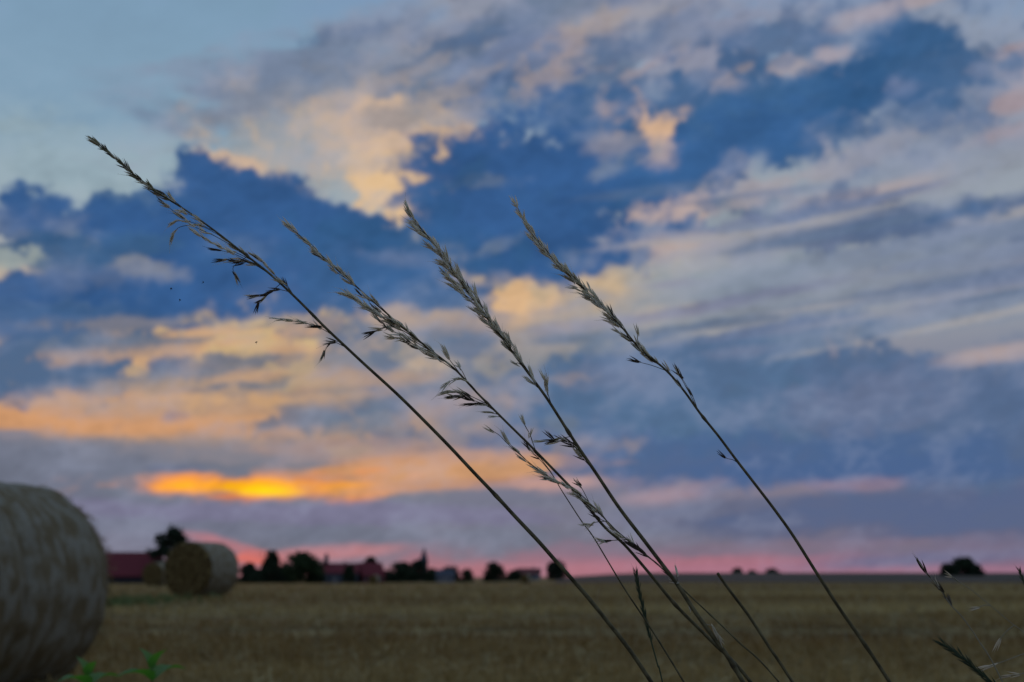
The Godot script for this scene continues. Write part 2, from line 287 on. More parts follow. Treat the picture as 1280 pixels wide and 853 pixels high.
	[4.74, 21.07, 0.99, 0.36, 11.8, 80, 105, 141, 0.38, 0.71, 1.5, 0],
	# tatters, lower centre
	[-3.59, 9.35, 1.49, 0.25, 3.6, 98, 117, 143, 0.46, 0.56, 1.5, 0],
	[-1.55, 10.06, 1.20, 0.25, -4.4, 165, 146, 139, 0.48, 0.76, 1.5, 0],
	[-5.79, 8.88, 1.45, 0.50, 4.4, 115, 127, 143, 0.47, 0.79, 1.5, 0],
	[-6.56, 5.01, 1.02, 0.27, -3.9, 184, 158, 135, 0.44, 0.75, 1.5, 0],
	[-5.13, 6.71, 1.47, 0.33, 3.9, 98, 117, 143, 0.37, 0.56, 1.5, 0],
	[-4.84, 6.11, 1.20, 0.32, 4.5, 165, 146, 139, 0.49, 0.62, 1.5, 0],
	[1.62, 6.02, 0.96, 0.39, 3.5, 115, 127, 143, 0.61, 0.73, 1.5, 0],
	[-3.93, 4.29, 0.80, 0.35, 7.6, 184, 158, 135, 0.4, 0.67, 1.5, 0],
	[-6.66, 6.16, 1.63, 0.39, 9.8, 98, 117, 143, 0.44, 0.72, 1.5, 0],
	[-0.58, 6.74, 1.23, 0.47, 11, 165, 146, 139, 0.49, 0.72, 1.5, 0],
	[-6.43, 5.97, 1.48, 0.51, 8.8, 115, 127, 143, 0.44, 0.65, 1.5, 0],
	[0.24, 10.16, 1.24, 0.27, -3.9, 184, 158, 135, 0.37, 0.74, 1.5, 0],
	[-5.72, 8.74, 1.15, 0.48, -4.5, 98, 117, 143, 0.48, 0.69, 1.5, 0],
	[2.59, 5.28, 1.76, 0.31, 1.5, 165, 146, 139, 0.46, 0.77, 1.5, 0],
	[3.45, 9.35, 0.87, 0.29, -1.8, 115, 127, 143, 0.5, 0.7, 1.5, 0],
	[-4.27, 10.24, 1.19, 0.33, 4.2, 184, 158, 135, 0.64, 0.72, 1.5, 0],
	[-1.45, 6.51, 1.52, 0.24, 10.2, 98, 117, 143, 0.58, 0.77, 1.5, 0],
	[1.67, 7.89, 1.16, 0.26, 5.4, 165, 146, 139, 0.37, 0.57, 1.5, 0],
	[-4.86, 9.27, 1.08, 0.24, -6, 115, 127, 143, 0.4, 0.58, 1.5, 0],
	[-3.15, 10.12, 1.77, 0.40, -3.3, 184, 158, 135, 0.43, 0.64, 1.5, 0],
	[-3.14, 9.53, 1.74, 0.51, 2.4, 98, 117, 143, 0.5, 0.57, 1.5, 0],
	[-6.01, 8.15, 0.99, 0.47, -3.1, 165, 146, 139, 0.36, 0.79, 1.5, 0],
	# shreds on the dark edges
	[2.37, 12.85, 0.56, 0.30, 2.2, 82, 109, 145, 0.47, 0.8, 1.6, 0],
	[2.01, 15.52, 0.84, 0.25, 12.9, 54, 91, 133, 0.46, 0.76, 1.6, 0],
	[-0.67, 18.89, 0.47, 0.21, 10.6, 113, 127, 147, 0.67, 0.64, 1.6, 0],
	[-0.13, 18.69, 1.28, 0.17, 16.1, 82, 109, 145, 0.51, 0.72, 1.6, 0],
	[4.87, 15.07, 0.87, 0.29, 23.4, 54, 91, 133, 0.57, 0.59, 1.6, 0],
	[-1.22, 13.00, 0.86, 0.20, 24.6, 113, 127, 147, 0.57, 0.73, 1.6, 0],
	[16.65, 17.74, 0.75, 0.33, 3.5, 82, 109, 145, 0.63, 0.57, 1.6, 0],
	[12.50, 14.69, 1.25, 0.32, 13.1, 54, 91, 133, 0.46, 0.59, 1.6, 0],
	[9.08, 16.43, 0.51, 0.34, 13.2, 116, 128, 156, 0.61, 0.6, 1.6, 0],
	[2.82, 20.67, 0.74, 0.21, 11, 82, 109, 145, 0.51, 0.76, 1.6, 0],
	[16.91, 18.59, 0.78, 0.19, 17.2, 54, 91, 133, 0.69, 0.6, 1.6, 0],
	[14.25, 17.82, 0.46, 0.31, 8.9, 116, 128, 156, 0.45, 0.66, 1.6, 0],
	[2.52, 17.43, 0.83, 0.24, 15.3, 82, 109, 145, 0.49, 0.57, 1.6, 0],
	[-0.77, 19.92, 0.89, 0.23, 21, 54, 91, 133, 0.55, 0.73, 1.6, 0],
	[18.77, 19.28, 0.47, 0.19, 10, 116, 128, 156, 0.57, 0.74, 1.6, 0],
	[5.12, 12.79, 0.45, 0.32, 5.5, 82, 109, 145, 0.66, 0.56, 1.6, 0],
	[18.17, 13.86, 1.28, 0.27, 4.6, 54, 91, 133, 0.69, 0.66, 1.6, 0],
	[-0.80, 15.83, 0.87, 0.25, 4, 113, 127, 147, 0.44, 0.7, 1.6, 0],
	[7.48, 19.61, 0.82, 0.30, 18.6, 82, 109, 145, 0.54, 0.65, 1.6, 0],
	[5.42, 18.88, 0.62, 0.25, 2.8, 54, 91, 133, 0.62, 0.73, 1.6, 0],
	[11.01, 20.26, 0.76, 0.24, 2.4, 116, 128, 156, 0.69, 0.74, 1.6, 0],
	[8.47, 14.85, 0.62, 0.21, 13.7, 82, 109, 145, 0.62, 0.71, 1.6, 0],
	[-2.51, 15.76, 1.21, 0.31, 24.1, 54, 91, 133, 0.69, 0.61, 1.6, 0],
	[3.95, 16.28, 1.27, 0.23, 24.5, 113, 127, 147, 0.66, 0.68, 1.6, 0],
	# sunset opening
	[-0.97, 4.50, 4.84, 0.42, 0, 194, 152, 130, 0.75, 0.7, 0.8, 1],
	[0.00, 3.71, 5.16, 0.39, 0, 198, 154, 140, 0.6, 0.7, 0.7, 1],
	[-5.13, 3.82, 7.10, 0.52, 2, 208, 146, 96, 0.85, 0.7, 0.9, 1],
	[-1.93, 4.12, 4.19, 0.35, 3, 204, 156, 116, 0.65, 0.8, 1, 1],
	[-9.98, 3.37, 3.81, 0.52, 1, 250, 140, 56, 0.97, 0.5, 0.8, 1],
	[-11.88, 3.50, 1.94, 0.32, 2, 255, 156, 40, 0.8, 0.6, 0.8, 1],
	[-10.33, 3.43, 2.45, 0.32, 1, 255, 186, 14, 0.95, 0.6, 0.7, 1],
	[-9.70, 3.34, 1.42, 0.19, 0, 255, 214, 10, 0.9, 0.6, 0.5, 1],
	[-7.03, 3.46, 1.94, 0.29, 2, 255, 170, 60, 0.7, 0.6, 0.6, 1],
	[-5.45, 3.47, 2.90, 0.13, 2, 196, 144, 112, 0.7, 0.7, 1, 1],
	[-7.67, 3.89, 2.26, 0.13, -2, 186, 140, 116, 0.6, 0.7, 1.1, 1],
	[-2.57, 3.73, 2.58, 0.13, 2, 180, 142, 124, 0.6, 0.7, 1.1, 1],
	[-10.78, 3.11, 1.61, 0.10, 1, 255, 120, 40, 0.6, 0.7, 1, 1],
	[-9.84, 2.52, 10.97, 0.39, -1, 120, 118, 144, 0.92, 0.35, 0.35, 1],
	[-5.12, 2.68, 5.16, 0.32, 0, 122, 120, 146, 0.85, 0.5, 0.4, 1],
	[5.92, 3.15, 1.29, 0.19, 4, 182, 144, 148, 0.5, 0.8, 1.1, 1],
	[1.61, 3.70, 2.26, 0.32, 0, 206, 160, 148, 0.6, 0.6, 0.6, 1],
	[12.95, 3.58, 1.81, 0.19, 0, 172, 140, 148, 0.45, 0.8, 1.1, 1],
	# pink band on the horizon
	[-10.03, 0.74, 0.97, 0.29, 0, 234, 120, 106, 0.9, 0.7, 0.5, 1],
	[-11.19, 1.24, 1.48, 0.23, -14, 204, 124, 128, 0.6, 0.6, 0.6, 1],
	[-6.98, 1.03, 3.23, 0.26, 4, 196, 129, 132, 0.75, 0.6, 0.6, 1],
	[-2.55, 1.57, 6.45, 0.39, 0, 115, 121, 139, 0.7, 0.6, 0.5, 1],
	[6.66, 0.44, 6.45, 0.32, 1, 177, 116, 130, 0.75, 0.8, 0.5, 1],
	[1.59, 0.31, 4.19, 0.19, 0, 179, 120, 130, 0.65, 0.8, 0.4, 1],
	[10.08, 0.31, 7.74, 0.19, 0, 168, 116, 136, 0.5, 0.7, 0.5, 1],
	[11.95, 1.23, 5.48, 0.19, 2, 133, 115, 133, 0.45, 0.7, 0.6, 1],
	[16.13, 0.66, 4.52, 0.26, 3, 103, 107, 137, 0.8, 0.6, 0.5, 1],
	[17.86, 0.27, 3.87, 0.13, 0, 160, 116, 138, 0.6, 0.7, 0.5, 1],
	[-17.32, 0.96, 4.19, 0.58, 0, 125, 123, 141, 0.6, 0.7, 0.4, 1],
]

func ss(a: float, b: float, x: float) -> float:
	var t := clampf((x - a) / (b - a), 0.0, 1.0)
	return t * t * (3.0 - 2.0 * t)

func lin(r: float, g: float, b: float) -> Vector3:
	var c := Color(r / 255.0, g / 255.0, b / 255.0).srgb_to_linear()
	return Vector3(c.r, c.g, c.b)

func make_noise(sd: int, freq: float, octaves: int, kind := FastNoiseLite.FRACTAL_FBM, warp := 0.0) -> FastNoiseLite:
	var n := FastNoiseLite.new()
	n.seed = sd
	n.noise_type = FastNoiseLite.TYPE_SIMPLEX_SMOOTH
	n.frequency = freq
	n.fractal_type = kind
	n.fractal_octaves = octaves
	n.fractal_gain = 0.5
	if warp > 0.0:
		n.domain_warp_enabled = true
		n.domain_warp_amplitude = warp
		n.domain_warp_frequency = freq * 0.8
		n.domain_warp_fractal_octaves = 3
	return n

const SKY_EL := [0.0, 1.2, 2.5, 5.0, 8.0, 11.0, 14.0, 18.0, 23.0, 40.0, 90.0]
const SKY_WARM := [[182, 118, 124], [158, 118, 130], [122, 122, 138], [138, 132, 140], [188, 156, 128], [196, 176, 152], [176, 174, 170], [146, 166, 184], [124, 151, 184], [130, 156, 190], [126, 152, 188]]
const SKY_COOL := [[134, 106, 126], [112, 104, 130], [92, 102, 134], [100, 112, 142], [122, 132, 154], [148, 154, 164], [152, 160, 170], [142, 158, 178], [126, 150, 182], [130, 156, 190], [126, 152, 188]]

func clear_sky(az: float, el: float) -> Vector3:
	var k := 0
	while k < SKY_EL.size() - 2 and el > SKY_EL[k + 1]:
		k += 1
	var t := ss(SKY_EL[k], SKY_EL[k + 1], el)
	var w: float = exp(-pow(wrapf(az - SUN_AZIMUTH, -180.0, 180.0) / 18.0, 2.0))
	var a := warm_l[k].lerp(warm_l[k + 1], t)
	var b := cool_l[k].lerp(cool_l[k + 1], t)
	return b.lerp(a, w)

var warm_l: Array[Vector3] = []
var cool_l: Array[Vector3] = []

func build_sky() -> Image:
	for k in SKY_EL.size():
		warm_l.append(lin(SKY_WARM[k][0], SKY_WARM[k][1], SKY_WARM[k][2]))
		cool_l.append(lin(SKY_COOL[k][0], SKY_COOL[k][1], SKY_COOL[k][2]))
	var far := make_noise(11, 1.6, 5)
	var dark := lin(62, 96, 148)
	var lit := lin(140, 142, 162)
	# the whole dome, broken cloud all round
	var cw := 1024
	var ch := 256
	var low := PackedFloat32Array()
	low.resize(cw * ch * 3)
	var at := 0
	for j in ch:
		var el := 90.0 - (j + 0.5) / ch * 90.0
		for i in cw:
			var az := (i + 0.5) / cw * 360.0 - 180.0
			var c := clear_sky(az, el)
			var ce := cos(deg_to_rad(el))
			var p := Vector3(sin(deg_to_rad(az)) * ce, sin(deg_to_rad(el)) * 2.2, -cos(deg_to_rad(az)) * ce)
			var n := far.get_noise_3dv(p * 1.3)
			# the broken cloud thins out towards the western part, which has its own clouds
			var frayed := absf(az) + 16.0 * clampf(far.get_noise_3dv(p * 3.1 + Vector3(5, 0, 0)), -0.4, 0.2)
			var open := (1.0 - ss(24.5, 29.0, frayed)) * (1.0 - ss(24.0, 33.0, el))
			if open < 0.999:
				var veil := ss(-0.3, 0.05, n) * (1.0 - open) * ss(1.0, 6.0, el)
				var heap := ss(-0.08 + 0.5 * ss(20.0, 42.0, el), 0.2 + 0.5 * ss(20.0, 42.0, el), n) * (1.0 - open) * ss(0.5, 5.0, el)
				c = c.lerp(lit, veil * 0.5 * (1.0 - 0.7 * ss(20.0, 42.0, el))).lerp(dark, heap * 0.9)
			low[at] = c.x
			low[at + 1] = c.y
			low[at + 2] = c.z
			at += 3
	var dome := Image.create_from_data(cw, ch, false, Image.FORMAT_RGBF, low.to_byte_array())
	dome.resize(4096, 1024, Image.INTERPOLATE_CUBIC)
	# the western quarter in full detail
	var per := 4096.0 / 360.0
	var i0 := int((180.0 - 30.0) * per)
	var wide := int(60.0 * per)
	var high := int(33.0 * per)
	var j0 := 1024 - high
	var cols: Array[Vector3] = []
	cols.resize(wide * high)
	var heap_n := PackedFloat32Array()
	var streak_n := PackedFloat32Array()
	var tone_n := PackedFloat32Array()
	heap_n.resize(wide * high)
	streak_n.resize(wide * high)
	tone_n.resize(wide * high)
	var puff_n := PackedFloat32Array()
	puff_n.resize(wide * high)
	var fp := make_noise(13, 0.42, 5, FastNoiseLite.FRACTAL_FBM, 0.8)
	fp.fractal_gain = 0.6
	var fa := make_noise(3, 0.16, 6, FastNoiseLite.FRACTAL_FBM, 1.5)
	fa.fractal_gain = 0.55
	var fb := make_noise(5, 0.42, 4, FastNoiseLite.FRACTAL_RIDGED, 0.8)
	var fs := make_noise(7, 0.16, 6, FastNoiseLite.FRACTAL_FBM, 1.0)
	var ft := make_noise(9, 0.22, 6, FastNoiseLite.FRACTAL_FBM, 1.2)
	ft.fractal_gain = 0.6
	var p := 0
	for j in high:
		var el := 90.0 - (j0 + j + 0.5) / per
		for i in wide:
			var az := (i0 + i + 0.5) / per - 180.0
			var px := dome.get_pixel(i0 + i, j0 + j)
			cols[p] = Vector3(px.r, px.g, px.b)
			heap_n[p] = fa.get_noise_2d(az, el * 1.25) * 1.1 + fb.get_noise_2d(az, el * 1.2) * 0.22
			streak_n[p] = fs.get_noise_2d(az * 0.7 + el * 0.3, el * 3.2 - az * 0.35) * 1.2
			puff_n[p] = fp.get_noise_2d(az, el * 1.3 - az * 0.2) * 0.9 + heap_n[p] * 0.35
			tone_n[p] = ft.get_noise_2d(az * 0.9 , el * 1.7 - az * 0.2)
			p += 1
	# small eddies that fray every edge
	var wx := PackedFloat32Array()
	var wy := PackedFloat32Array()
	var fine := PackedFloat32Array()
	wx.resize(wide * high)
	wy.resize(wide * high)
	fine.resize(wide * high)
	var e1 := make_noise(61, 0.55, 4)
	e1.fractal_gain = 0.62
	var e2 := make_noise(62, 0.55, 4)
	e2.fractal_gain = 0.62
	var e3 := make_noise(63, 0.9, 4, FastNoiseLite.FRACTAL_RIDGED, 0.5)
	p = 0
	for j in high:
		var el := 90.0 - (j0 + j + 0.5) / per
		for i in wide:
			var az := (i0 + i + 0.5) / per - 180.0
			wx[p] = e1.get_noise_2d(az, el * 1.3) * 1.5
			wy[p] = e2.get_noise_2d(az, el * 1.3) * 0.8
			fine[p] = e3.get_noise_2d(az * 0.8, el * 1.6 - az * 0.3)
			p += 1
	var side := PackedFloat32Array()
	var above := PackedFloat32Array()
	for i in wide:
		side.append(1.0 - ss(22.5, 29.0, absf((i0 + i + 0.5) / per - 180.0)))
	for j in high:
		above.append(1.0 - ss(25.0, 32.0, 90.0 - (j0 + j + 0.5) / per))
	var mauve := lin(128, 134, 154)
	for s in CLOUDS:
		var colour := lin(s[5], s[6], s[7])
		var ca := cos(deg_to_rad(s[4]))
		var sa := sin(deg_to_rad(s[4]))
		var soft: float = s[9]
		var ragged: float = s[10]
		var reach: float = 1.3 + soft * 1.7 + ragged
		var blends: bool = s[3] < 4.0 and s[5] > 66 and not (s[5] > 215 and s[7] < 130)
		var fray: float = clampf(s[3] * 0.7, 0.1, 1.0) * (1.0 if s[11] == 0 else 0.55)
		var hx: float = (absf(ca) * s[2] + absf(sa) * s[3]) * reach
		var hy: float = (absf(sa) * s[2] + absf(ca) * s[3]) * reach
		var cut: float = 1.0 / cos(deg_to_rad(s[1]))
		var x0 := clampi(int((s[0] - hx * cut + 180.0) * per) - i0, 0, wide)
		var x1 := clampi(int((s[0] + hx * cut + 180.0) * per) - i0 + 1, 0, wide)
		var y0 := clampi(int((90.0 - s[1] - hy) * per) - j0, 0, high)
		var y1 := clampi(int((90.0 - s[1] + hy) * per) - j0 + 1, 0, high)
		var field := streak_n if s[11] == 1 else puff_n if s[3] < 1.15 else heap_n
		for j in range(y0, y1):
			var dy: float = 90.0 - (j0 + j + 0.5) / per - s[1]
			for i in range(x0, x1):
				var dx: float = ((i0 + i + 0.5) / per - 180.0 - s[0]) / cut
				var q := j * wide + i
				dx += wx[q] * fray
				var dz: float = dy + wy[q] * fray
				var u: float = (dx * ca + dz * sa) / s[2]
				var v: float = (dz * ca - dx * sa) / s[3]
				var r := sqrt(u * u + v * v) + ragged * field[q] * 1.25
				if r < 1.0 + soft * 1.7:
					var sl: float = soft * clampf(1.0 + 1.6 * tone_n[q], 0.45, 1.7)
					var m: float = (1.0 - ss(1.0 - sl, 1.0 + sl, r)) * s[8] * side[i] * above[j]
					var own := colour.lerp(mauve, clampf(fine[q] * 0.22 + tone_n[q] * 0.6 - 0.07, 0.0, 0.24)) if blends else colour
					cols[q] = cols[q].lerp(own * (1.0 + 0.30 * tone_n[q] * (0.3 if s[9] > 0.55 and s[3] > 4.0 else 1.0) + 0.10 * fine[q] * (0.0 if s[3] > 4.0 else 1.0)), m)
	p = 0
	for j in high:
		for i in wide:
			var c := cols[p]
			dome.set_pixel(i0 + i, j0 + j, Color(maxf(c.x, 0.0), maxf(c.y, 0.0), maxf(c.z, 0.0)))
			p += 1
	var sky := Image.create_empty(4096, 2048, false, Image.FORMAT_RGBF)
	sky.fill(Color(0.045, 0.04, 0.03))
	# the picture of a sky begins in the west (-Z)
	sky.blit_rect(dome, Rect2i(2048, 0, 2048, 1024), Vector2i.ZERO)
	sky.blit_rect(dome, Rect2i(0, 0, 2048, 1024), Vector2i(2048, 0))
	return sky

const GRASSES := [
	{"label": "leftmost tall grass stem, its long seed head loose with drooping side branches", "kind": "oat grass", "radius": [0.25, 1.45], "stem": [-0.3191, 0.9797, -1.0400, -0.3058, 0.9677, -1.0379, -0.2894, 0.9533, -1.0357, -0.2640, 0.9335, -1.0336, -0.2358, 0.9150, -1.0314, -0.2018, 0.8894, -1.0293, -0.1741, 0.8666, -1.0271, -0.1406, 0.8344, -1.0250, -0.1166, 0.8121, -1.0229, -0.0810, 0.7784, -1.0207, -0.0459, 0.7440, -1.0186, -0.0114, 0.7073, -1.0164, 0.0226, 0.6701, -1.0143, 0.0560, 0.6323, -1.0121, 0.0970, 0.5784, -1.0100, 0.1607, 0.4789, -1.0067, 0.2158, 0.3627, -1.0039, 0.2592, 0.2379, -1.0018, 0.2882, 0.1127, -1.0005, 0.3000, -0.0050, -1.0000],
		"heads": [[0.0029, 0.0436, 9, 6, 11, 1, 3, 5, "g"], [0.0436, 0.0872, 9, 8, 15, 2, 3, 7, "g"], [0.0872, 0.1511, 6, 8, 20, 1, 3, 9, "l"], [0.1395, 0.1744, 4, 8, 14, 1, 2, 9, "m"]],
		"branches": [
			["l", 8, [-0.2018, 0.8894, -1.0293, -0.2207, 0.8999, -1.0273, -0.2372, 0.9073, -1.0253, -0.2477, 0.9154, -1.0233, -0.2625, 0.9264, -1.0213]],
			["l", 4, [-0.2109, 0.8955, -1.0293, -0.2290, 0.9070, -1.0288, -0.2451, 0.9118, -1.0282, -0.2556, 0.9086, -1.0277]],
			["l", 2, [-0.2325, 0.9052, -1.0314, -0.2461, 0.9087, -1.0330, -0.2523, 0.9048, -1.0346, -0.2554, 0.8972, -1.0362]],
			["l", 8, [-0.1862, 0.8768, -1.0271, -0.2068, 0.8866, -1.0250, -0.2232, 0.8946, -1.0229, -0.2384, 0.9038, -1.0207]],
			["d", 3, [-0.1908, 0.8803, -1.0293, -0.2047, 0.8876, -1.0293, -0.2112, 0.8882, -1.0293, -0.2244, 0.8907, -1.0293]],
			["m", 6, [-0.1759, 0.8678, -1.0271, -0.1908, 0.8785, -1.0293, -0.2043, 0.8826, -1.0314, -0.2226, 0.8825, -1.0335]],
			["d", 4, [-0.1832, 0.8738, -1.0271, -0.1937, 0.8795, -1.0255, -0.2004, 0.8785, -1.0239, -0.2090, 0.8812, -1.0223]],
			["d", 2, [-0.1985, 0.8791, -1.0293, -0.2062, 0.8774, -1.0298, -0.2056, 0.8721, -1.0304, -0.2020, 0.8674, -1.0309]],
			["m", 5, [-0.1711, 0.8636, -1.0271, -0.1777, 0.8732, -1.0298, -0.1873, 0.8829, -1.0325, -0.1969, 0.8890, -1.0351]],
			["d", 5, [-0.1638, 0.8569, -1.0271, -0.1737, 0.8591, -1.0261, -0.1823, 0.8547, -1.0250, -0.1944, 0.8533, -1.0239]],
			["d", 4, [-0.1739, 0.8581, -1.0271, -0.1810, 0.8548, -1.0282, -0.1864, 0.8502, -1.0293, -0.1893, 0.8426, -1.0303]],
			["m", 3, [-0.1602, 0.8533, -1.0271, -0.1659, 0.8612, -1.0245, -0.1702, 0.8643, -1.0218, -0.1746, 0.8667, -1.0191]],
			["d", 1, [-0.1614, 0.8545, -1.0271, -0.1644, 0.8604, -1.0266, -0.1668, 0.8639, -1.0261, -0.1692, 0.8686, -1.0255]],
			["m", 7, [-0.1287, 0.8243, -1.0250, -0.1420, 0.8311, -1.0266, -0.1576, 0.8356, -1.0282, -0.1791, 0.8383, -1.0298]],
			["d", 2, [-0.1261, 0.8216, -1.0229, -0.1341, 0.8283, -1.0207, -0.1397, 0.8297, -1.0186, -0.1458, 0.8299, -1.0165]],
			["d", 1, [-0.1166, 0.8121, -1.0229, -0.1254, 0.8192, -1.0229, -0.1313, 0.8198, -1.0229, -0.1360, 0.8204, -1.0229]],
			["d", 4, [-0.1183, 0.8139, -1.0229, -0.1298, 0.8196, -1.0250, -0.1347, 0.8175, -1.0271, -0.1406, 0.8060, -1.0293]],
		]},
	{"label": "second tall grass stem from the left, seed head bushy on its lower side", "kind": "oat grass", "radius": [0.25, 1.25], "stem": [-0.1637, 0.9028, -1.0000, -0.1511, 0.8913, -0.9991, -0.1381, 0.8793, -0.9982, -0.1233, 0.8661, -0.9974, -0.1087, 0.8531, -0.9965, -0.0941, 0.8395, -0.9956, -0.0767, 0.8238, -0.9947, -0.0566, 0.8075, -0.9938, -0.0395, 0.7942, -0.9929, -0.0225, 0.7759, -0.9921, -0.0056, 0.7589, -0.9912, 0.0173, 0.7364, -0.9903, 0.0427, 0.7091, -0.9894, 0.0624, 0.6854, -0.9885, 0.0803, 0.6695, -0.9876, 0.1098, 0.6344, -0.9868, 0.1358, 0.6071, -0.9859, 0.1610, 0.5802, -0.9850, 0.2300, 0.4851, -0.9817, 0.2847, 0.3691, -0.9778, 0.3248, 0.2421, -0.9740, 0.3500, 0.1141, -0.9711, 0.3600, -0.0050, -0.9700],
		"heads": [[0.0023, 0.0321, 6, 7, 13, 1, 2, 5, "l"], [0.0321, 0.0734, 11, 10, 20, 2, 3, 9, "l"], [0.0826, 0.1514, 8, 12, 24, 2, 3, 9, "m"], [0.1285, 0.1652, 5, 8, 16, 1, 2, 10, "m"]],
		"branches": [
			["l", 11, [-0.0767, 0.8238, -0.9947, -0.0909, 0.8315, -0.9927, -0.1021, 0.8386, -0.9907, -0.1134, 0.8457, -0.9887, -0.1223, 0.8488, -0.9867]],
			["l", 7, [-0.0796, 0.8238, -0.9947, -0.0956, 0.8352, -0.9942, -0.1070, 0.8421, -0.9936, -0.1197, 0.8524, -0.9931]],
			["m", 9, [-0.0681, 0.8163, -0.9947, -0.0854, 0.8281, -0.9963, -0.0971, 0.8359, -0.9979, -0.1059, 0.8403, -0.9995]],
			["m", 9, [-0.0566, 0.8064, -0.9938, -0.0724, 0.8163, -0.9917, -0.0859, 0.8229, -0.9896, -0.1000, 0.8340, -0.9874]],
			["d", 6, [-0.0652, 0.8121, -0.9938, -0.0795, 0.8236, -0.9938, -0.0909, 0.8248, -0.9938, -0.1049, 0.8184, -0.9938]],
			["m", 6, [-0.0538, 0.8047, -0.9938, -0.0681, 0.8125, -0.9960, -0.0797, 0.8174, -0.9981, -0.0913, 0.8195, -1.0002]],
			["m", 9, [-0.0395, 0.7925, -0.9929, -0.0519, 0.8014, -0.9913, -0.0620, 0.8069, -0.9897, -0.0733, 0.8123, -0.9881]],
			["l", 3, [-0.0350, 0.7902, -0.9929, -0.0441, 0.8017, -0.9935, -0.0464, 0.8064, -0.9940, -0.0493, 0.8122, -0.9945]],
			["l", 2, [-0.0310, 0.7863, -0.9929, -0.0351, 0.7935, -0.9956, -0.0375, 0.7973, -0.9983, -0.0393, 0.8011, -1.0009]],
			["l", 5, [-0.0225, 0.7759, -0.9921, -0.0309, 0.7854, -0.9910, -0.0394, 0.7875, -0.9899, -0.0505, 0.7812, -0.9889]],
			["m", 7, [-0.0157, 0.7686, -0.9921, -0.0310, 0.7766, -0.9931, -0.0406, 0.7790, -0.9942, -0.0502, 0.7786, -0.9953]],
			["d", 8, [-0.0140, 0.7668, -0.9912, -0.0280, 0.7727, -0.9885, -0.0363, 0.7746, -0.9858, -0.0474, 0.7737, -0.9832]],
			["d", 5, [-0.0118, 0.7639, -0.9912, -0.0196, 0.7695, -0.9906, -0.0258, 0.7700, -0.9901, -0.0336, 0.7694, -0.9896]],
			["m", 1, [-0.0095, 0.7611, -0.9912, -0.0135, 0.7636, -0.9928, -0.0169, 0.7643, -0.9944, -0.0203, 0.7645, -0.9960]],
			["m", 1, [-0.0078, 0.7594, -0.9912, -0.0112, 0.7609, -0.9890, -0.0140, 0.7607, -0.9869, -0.0167, 0.7604, -0.9848]],
		]},
	{"label": "third tall grass stem from the left, thick with a dense feathery seed head", "kind": "oat grass", "radius": [0.28, 1.75], "stem": [-0.0760, 0.9131, -0.9850, -0.0712, 0.9039, -0.9837, -0.0636, 0.8937, -0.9825, -0.0555, 0.8835, -0.9812, -0.0480, 0.8722, -0.9800, -0.0394, 0.8592, -0.9787, -0.0308, 0.8469, -0.9775, -0.0224, 0.8353, -0.9762, -0.0111, 0.8203, -0.9750, 0.0000, 0.8043, -0.9738, 0.0111, 0.7896, -0.9725, 0.0220, 0.7749, -0.9712, 0.0286, 0.7648, -0.9700, 0.0394, 0.7471, -0.9688, 0.0544, 0.7235, -0.9675, 0.0703, 0.6991, -0.9662, 0.0888, 0.6744, -0.9650, 0.1075, 0.6495, -0.9637, 0.1198, 0.6295, -0.9625, 0.1325, 0.6113, -0.9612, 0.1517, 0.5819, -0.9600, 0.2085, 0.4794, -0.9554, 0.2568, 0.3618, -0.9501, 0.2946, 0.2368, -0.9452, 0.3197, 0.1120, -0.9415, 0.3300, -0.0050, -0.9400],
		"heads": [[0.002, 0.0242, 5, 7, 12, 1, 2, 5, "l"], [0.0202, 0.0564, 14, 9, 18, 2, 3, 12, "l"], [0.0524, 0.0967, 17, 11, 22, 2, 3, 13, "l"], [0.0887, 0.137, 19, 12, 24, 2, 3, 10, "l"], [0.129, 0.1612, 9, 8, 18, 1, 3, 11, "l"]],
		"branches": [
			["l", 8, [-0.0224, 0.8342, -0.9762, -0.0335, 0.8450, -0.9736, -0.0413, 0.8536, -0.9709, -0.0490, 0.8587, -0.9682]],
			["l", 5, [-0.0269, 0.8412, -0.9775, -0.0370, 0.8526, -0.9770, -0.0438, 0.8570, -0.9764, -0.0472, 0.8626, -0.9759]],
			["l", 1, [0.0083, 0.7918, -0.9725, 0.0044, 0.7965, -0.9741, 0.0022, 0.7962, -0.9757, -0.0011, 0.7981, -0.9773]],
			["l", 5, [0.0275, 0.7659, -0.9700, 0.0242, 0.7756, -0.9679, 0.0230, 0.7809, -0.9657, 0.0208, 0.7872, -0.9636]],
			["d", 7, [0.0506, 0.7300, -0.9675, 0.0414, 0.7388, -0.9675, 0.0327, 0.7431, -0.9675, 0.0224, 0.7398, -0.9675]],
			["l", 3, [0.0415, 0.7389, -0.9688, 0.0350, 0.7418, -0.9709, 0.0274, 0.7420, -0.9730, 0.0154, 0.7428, -0.9751]],
			["l", 1, [0.0360, 0.7411, -0.9688, 0.0305, 0.7431, -0.9671, 0.0272, 0.7440, -0.9656, 0.0229, 0.7477, -0.9639]],
			["m", 4, [0.0555, 0.7219, -0.9675, 0.0490, 0.7290, -0.9680, 0.0458, 0.7334, -0.9686, 0.0437, 0.7373, -0.9691]],
			["p", 1, [0.1213, 0.6269, -0.9625, 0.1196, 0.6284, -0.9652, 0.1189, 0.6299, -0.9678, 0.1187, 0.6315, -0.9705]],
			["p", 3, [0.1274, 0.6202, -0.9612, 0.1325, 0.6181, -0.9602, 0.1359, 0.6124, -0.9591, 0.1399, 0.6078, -0.9580]],
			["p", 1, [0.1096, 0.6468, -0.9637, 0.1076, 0.6474, -0.9648, 0.1061, 0.6479, -0.9659, 0.1046, 0.6484, -0.9669]],
		]},
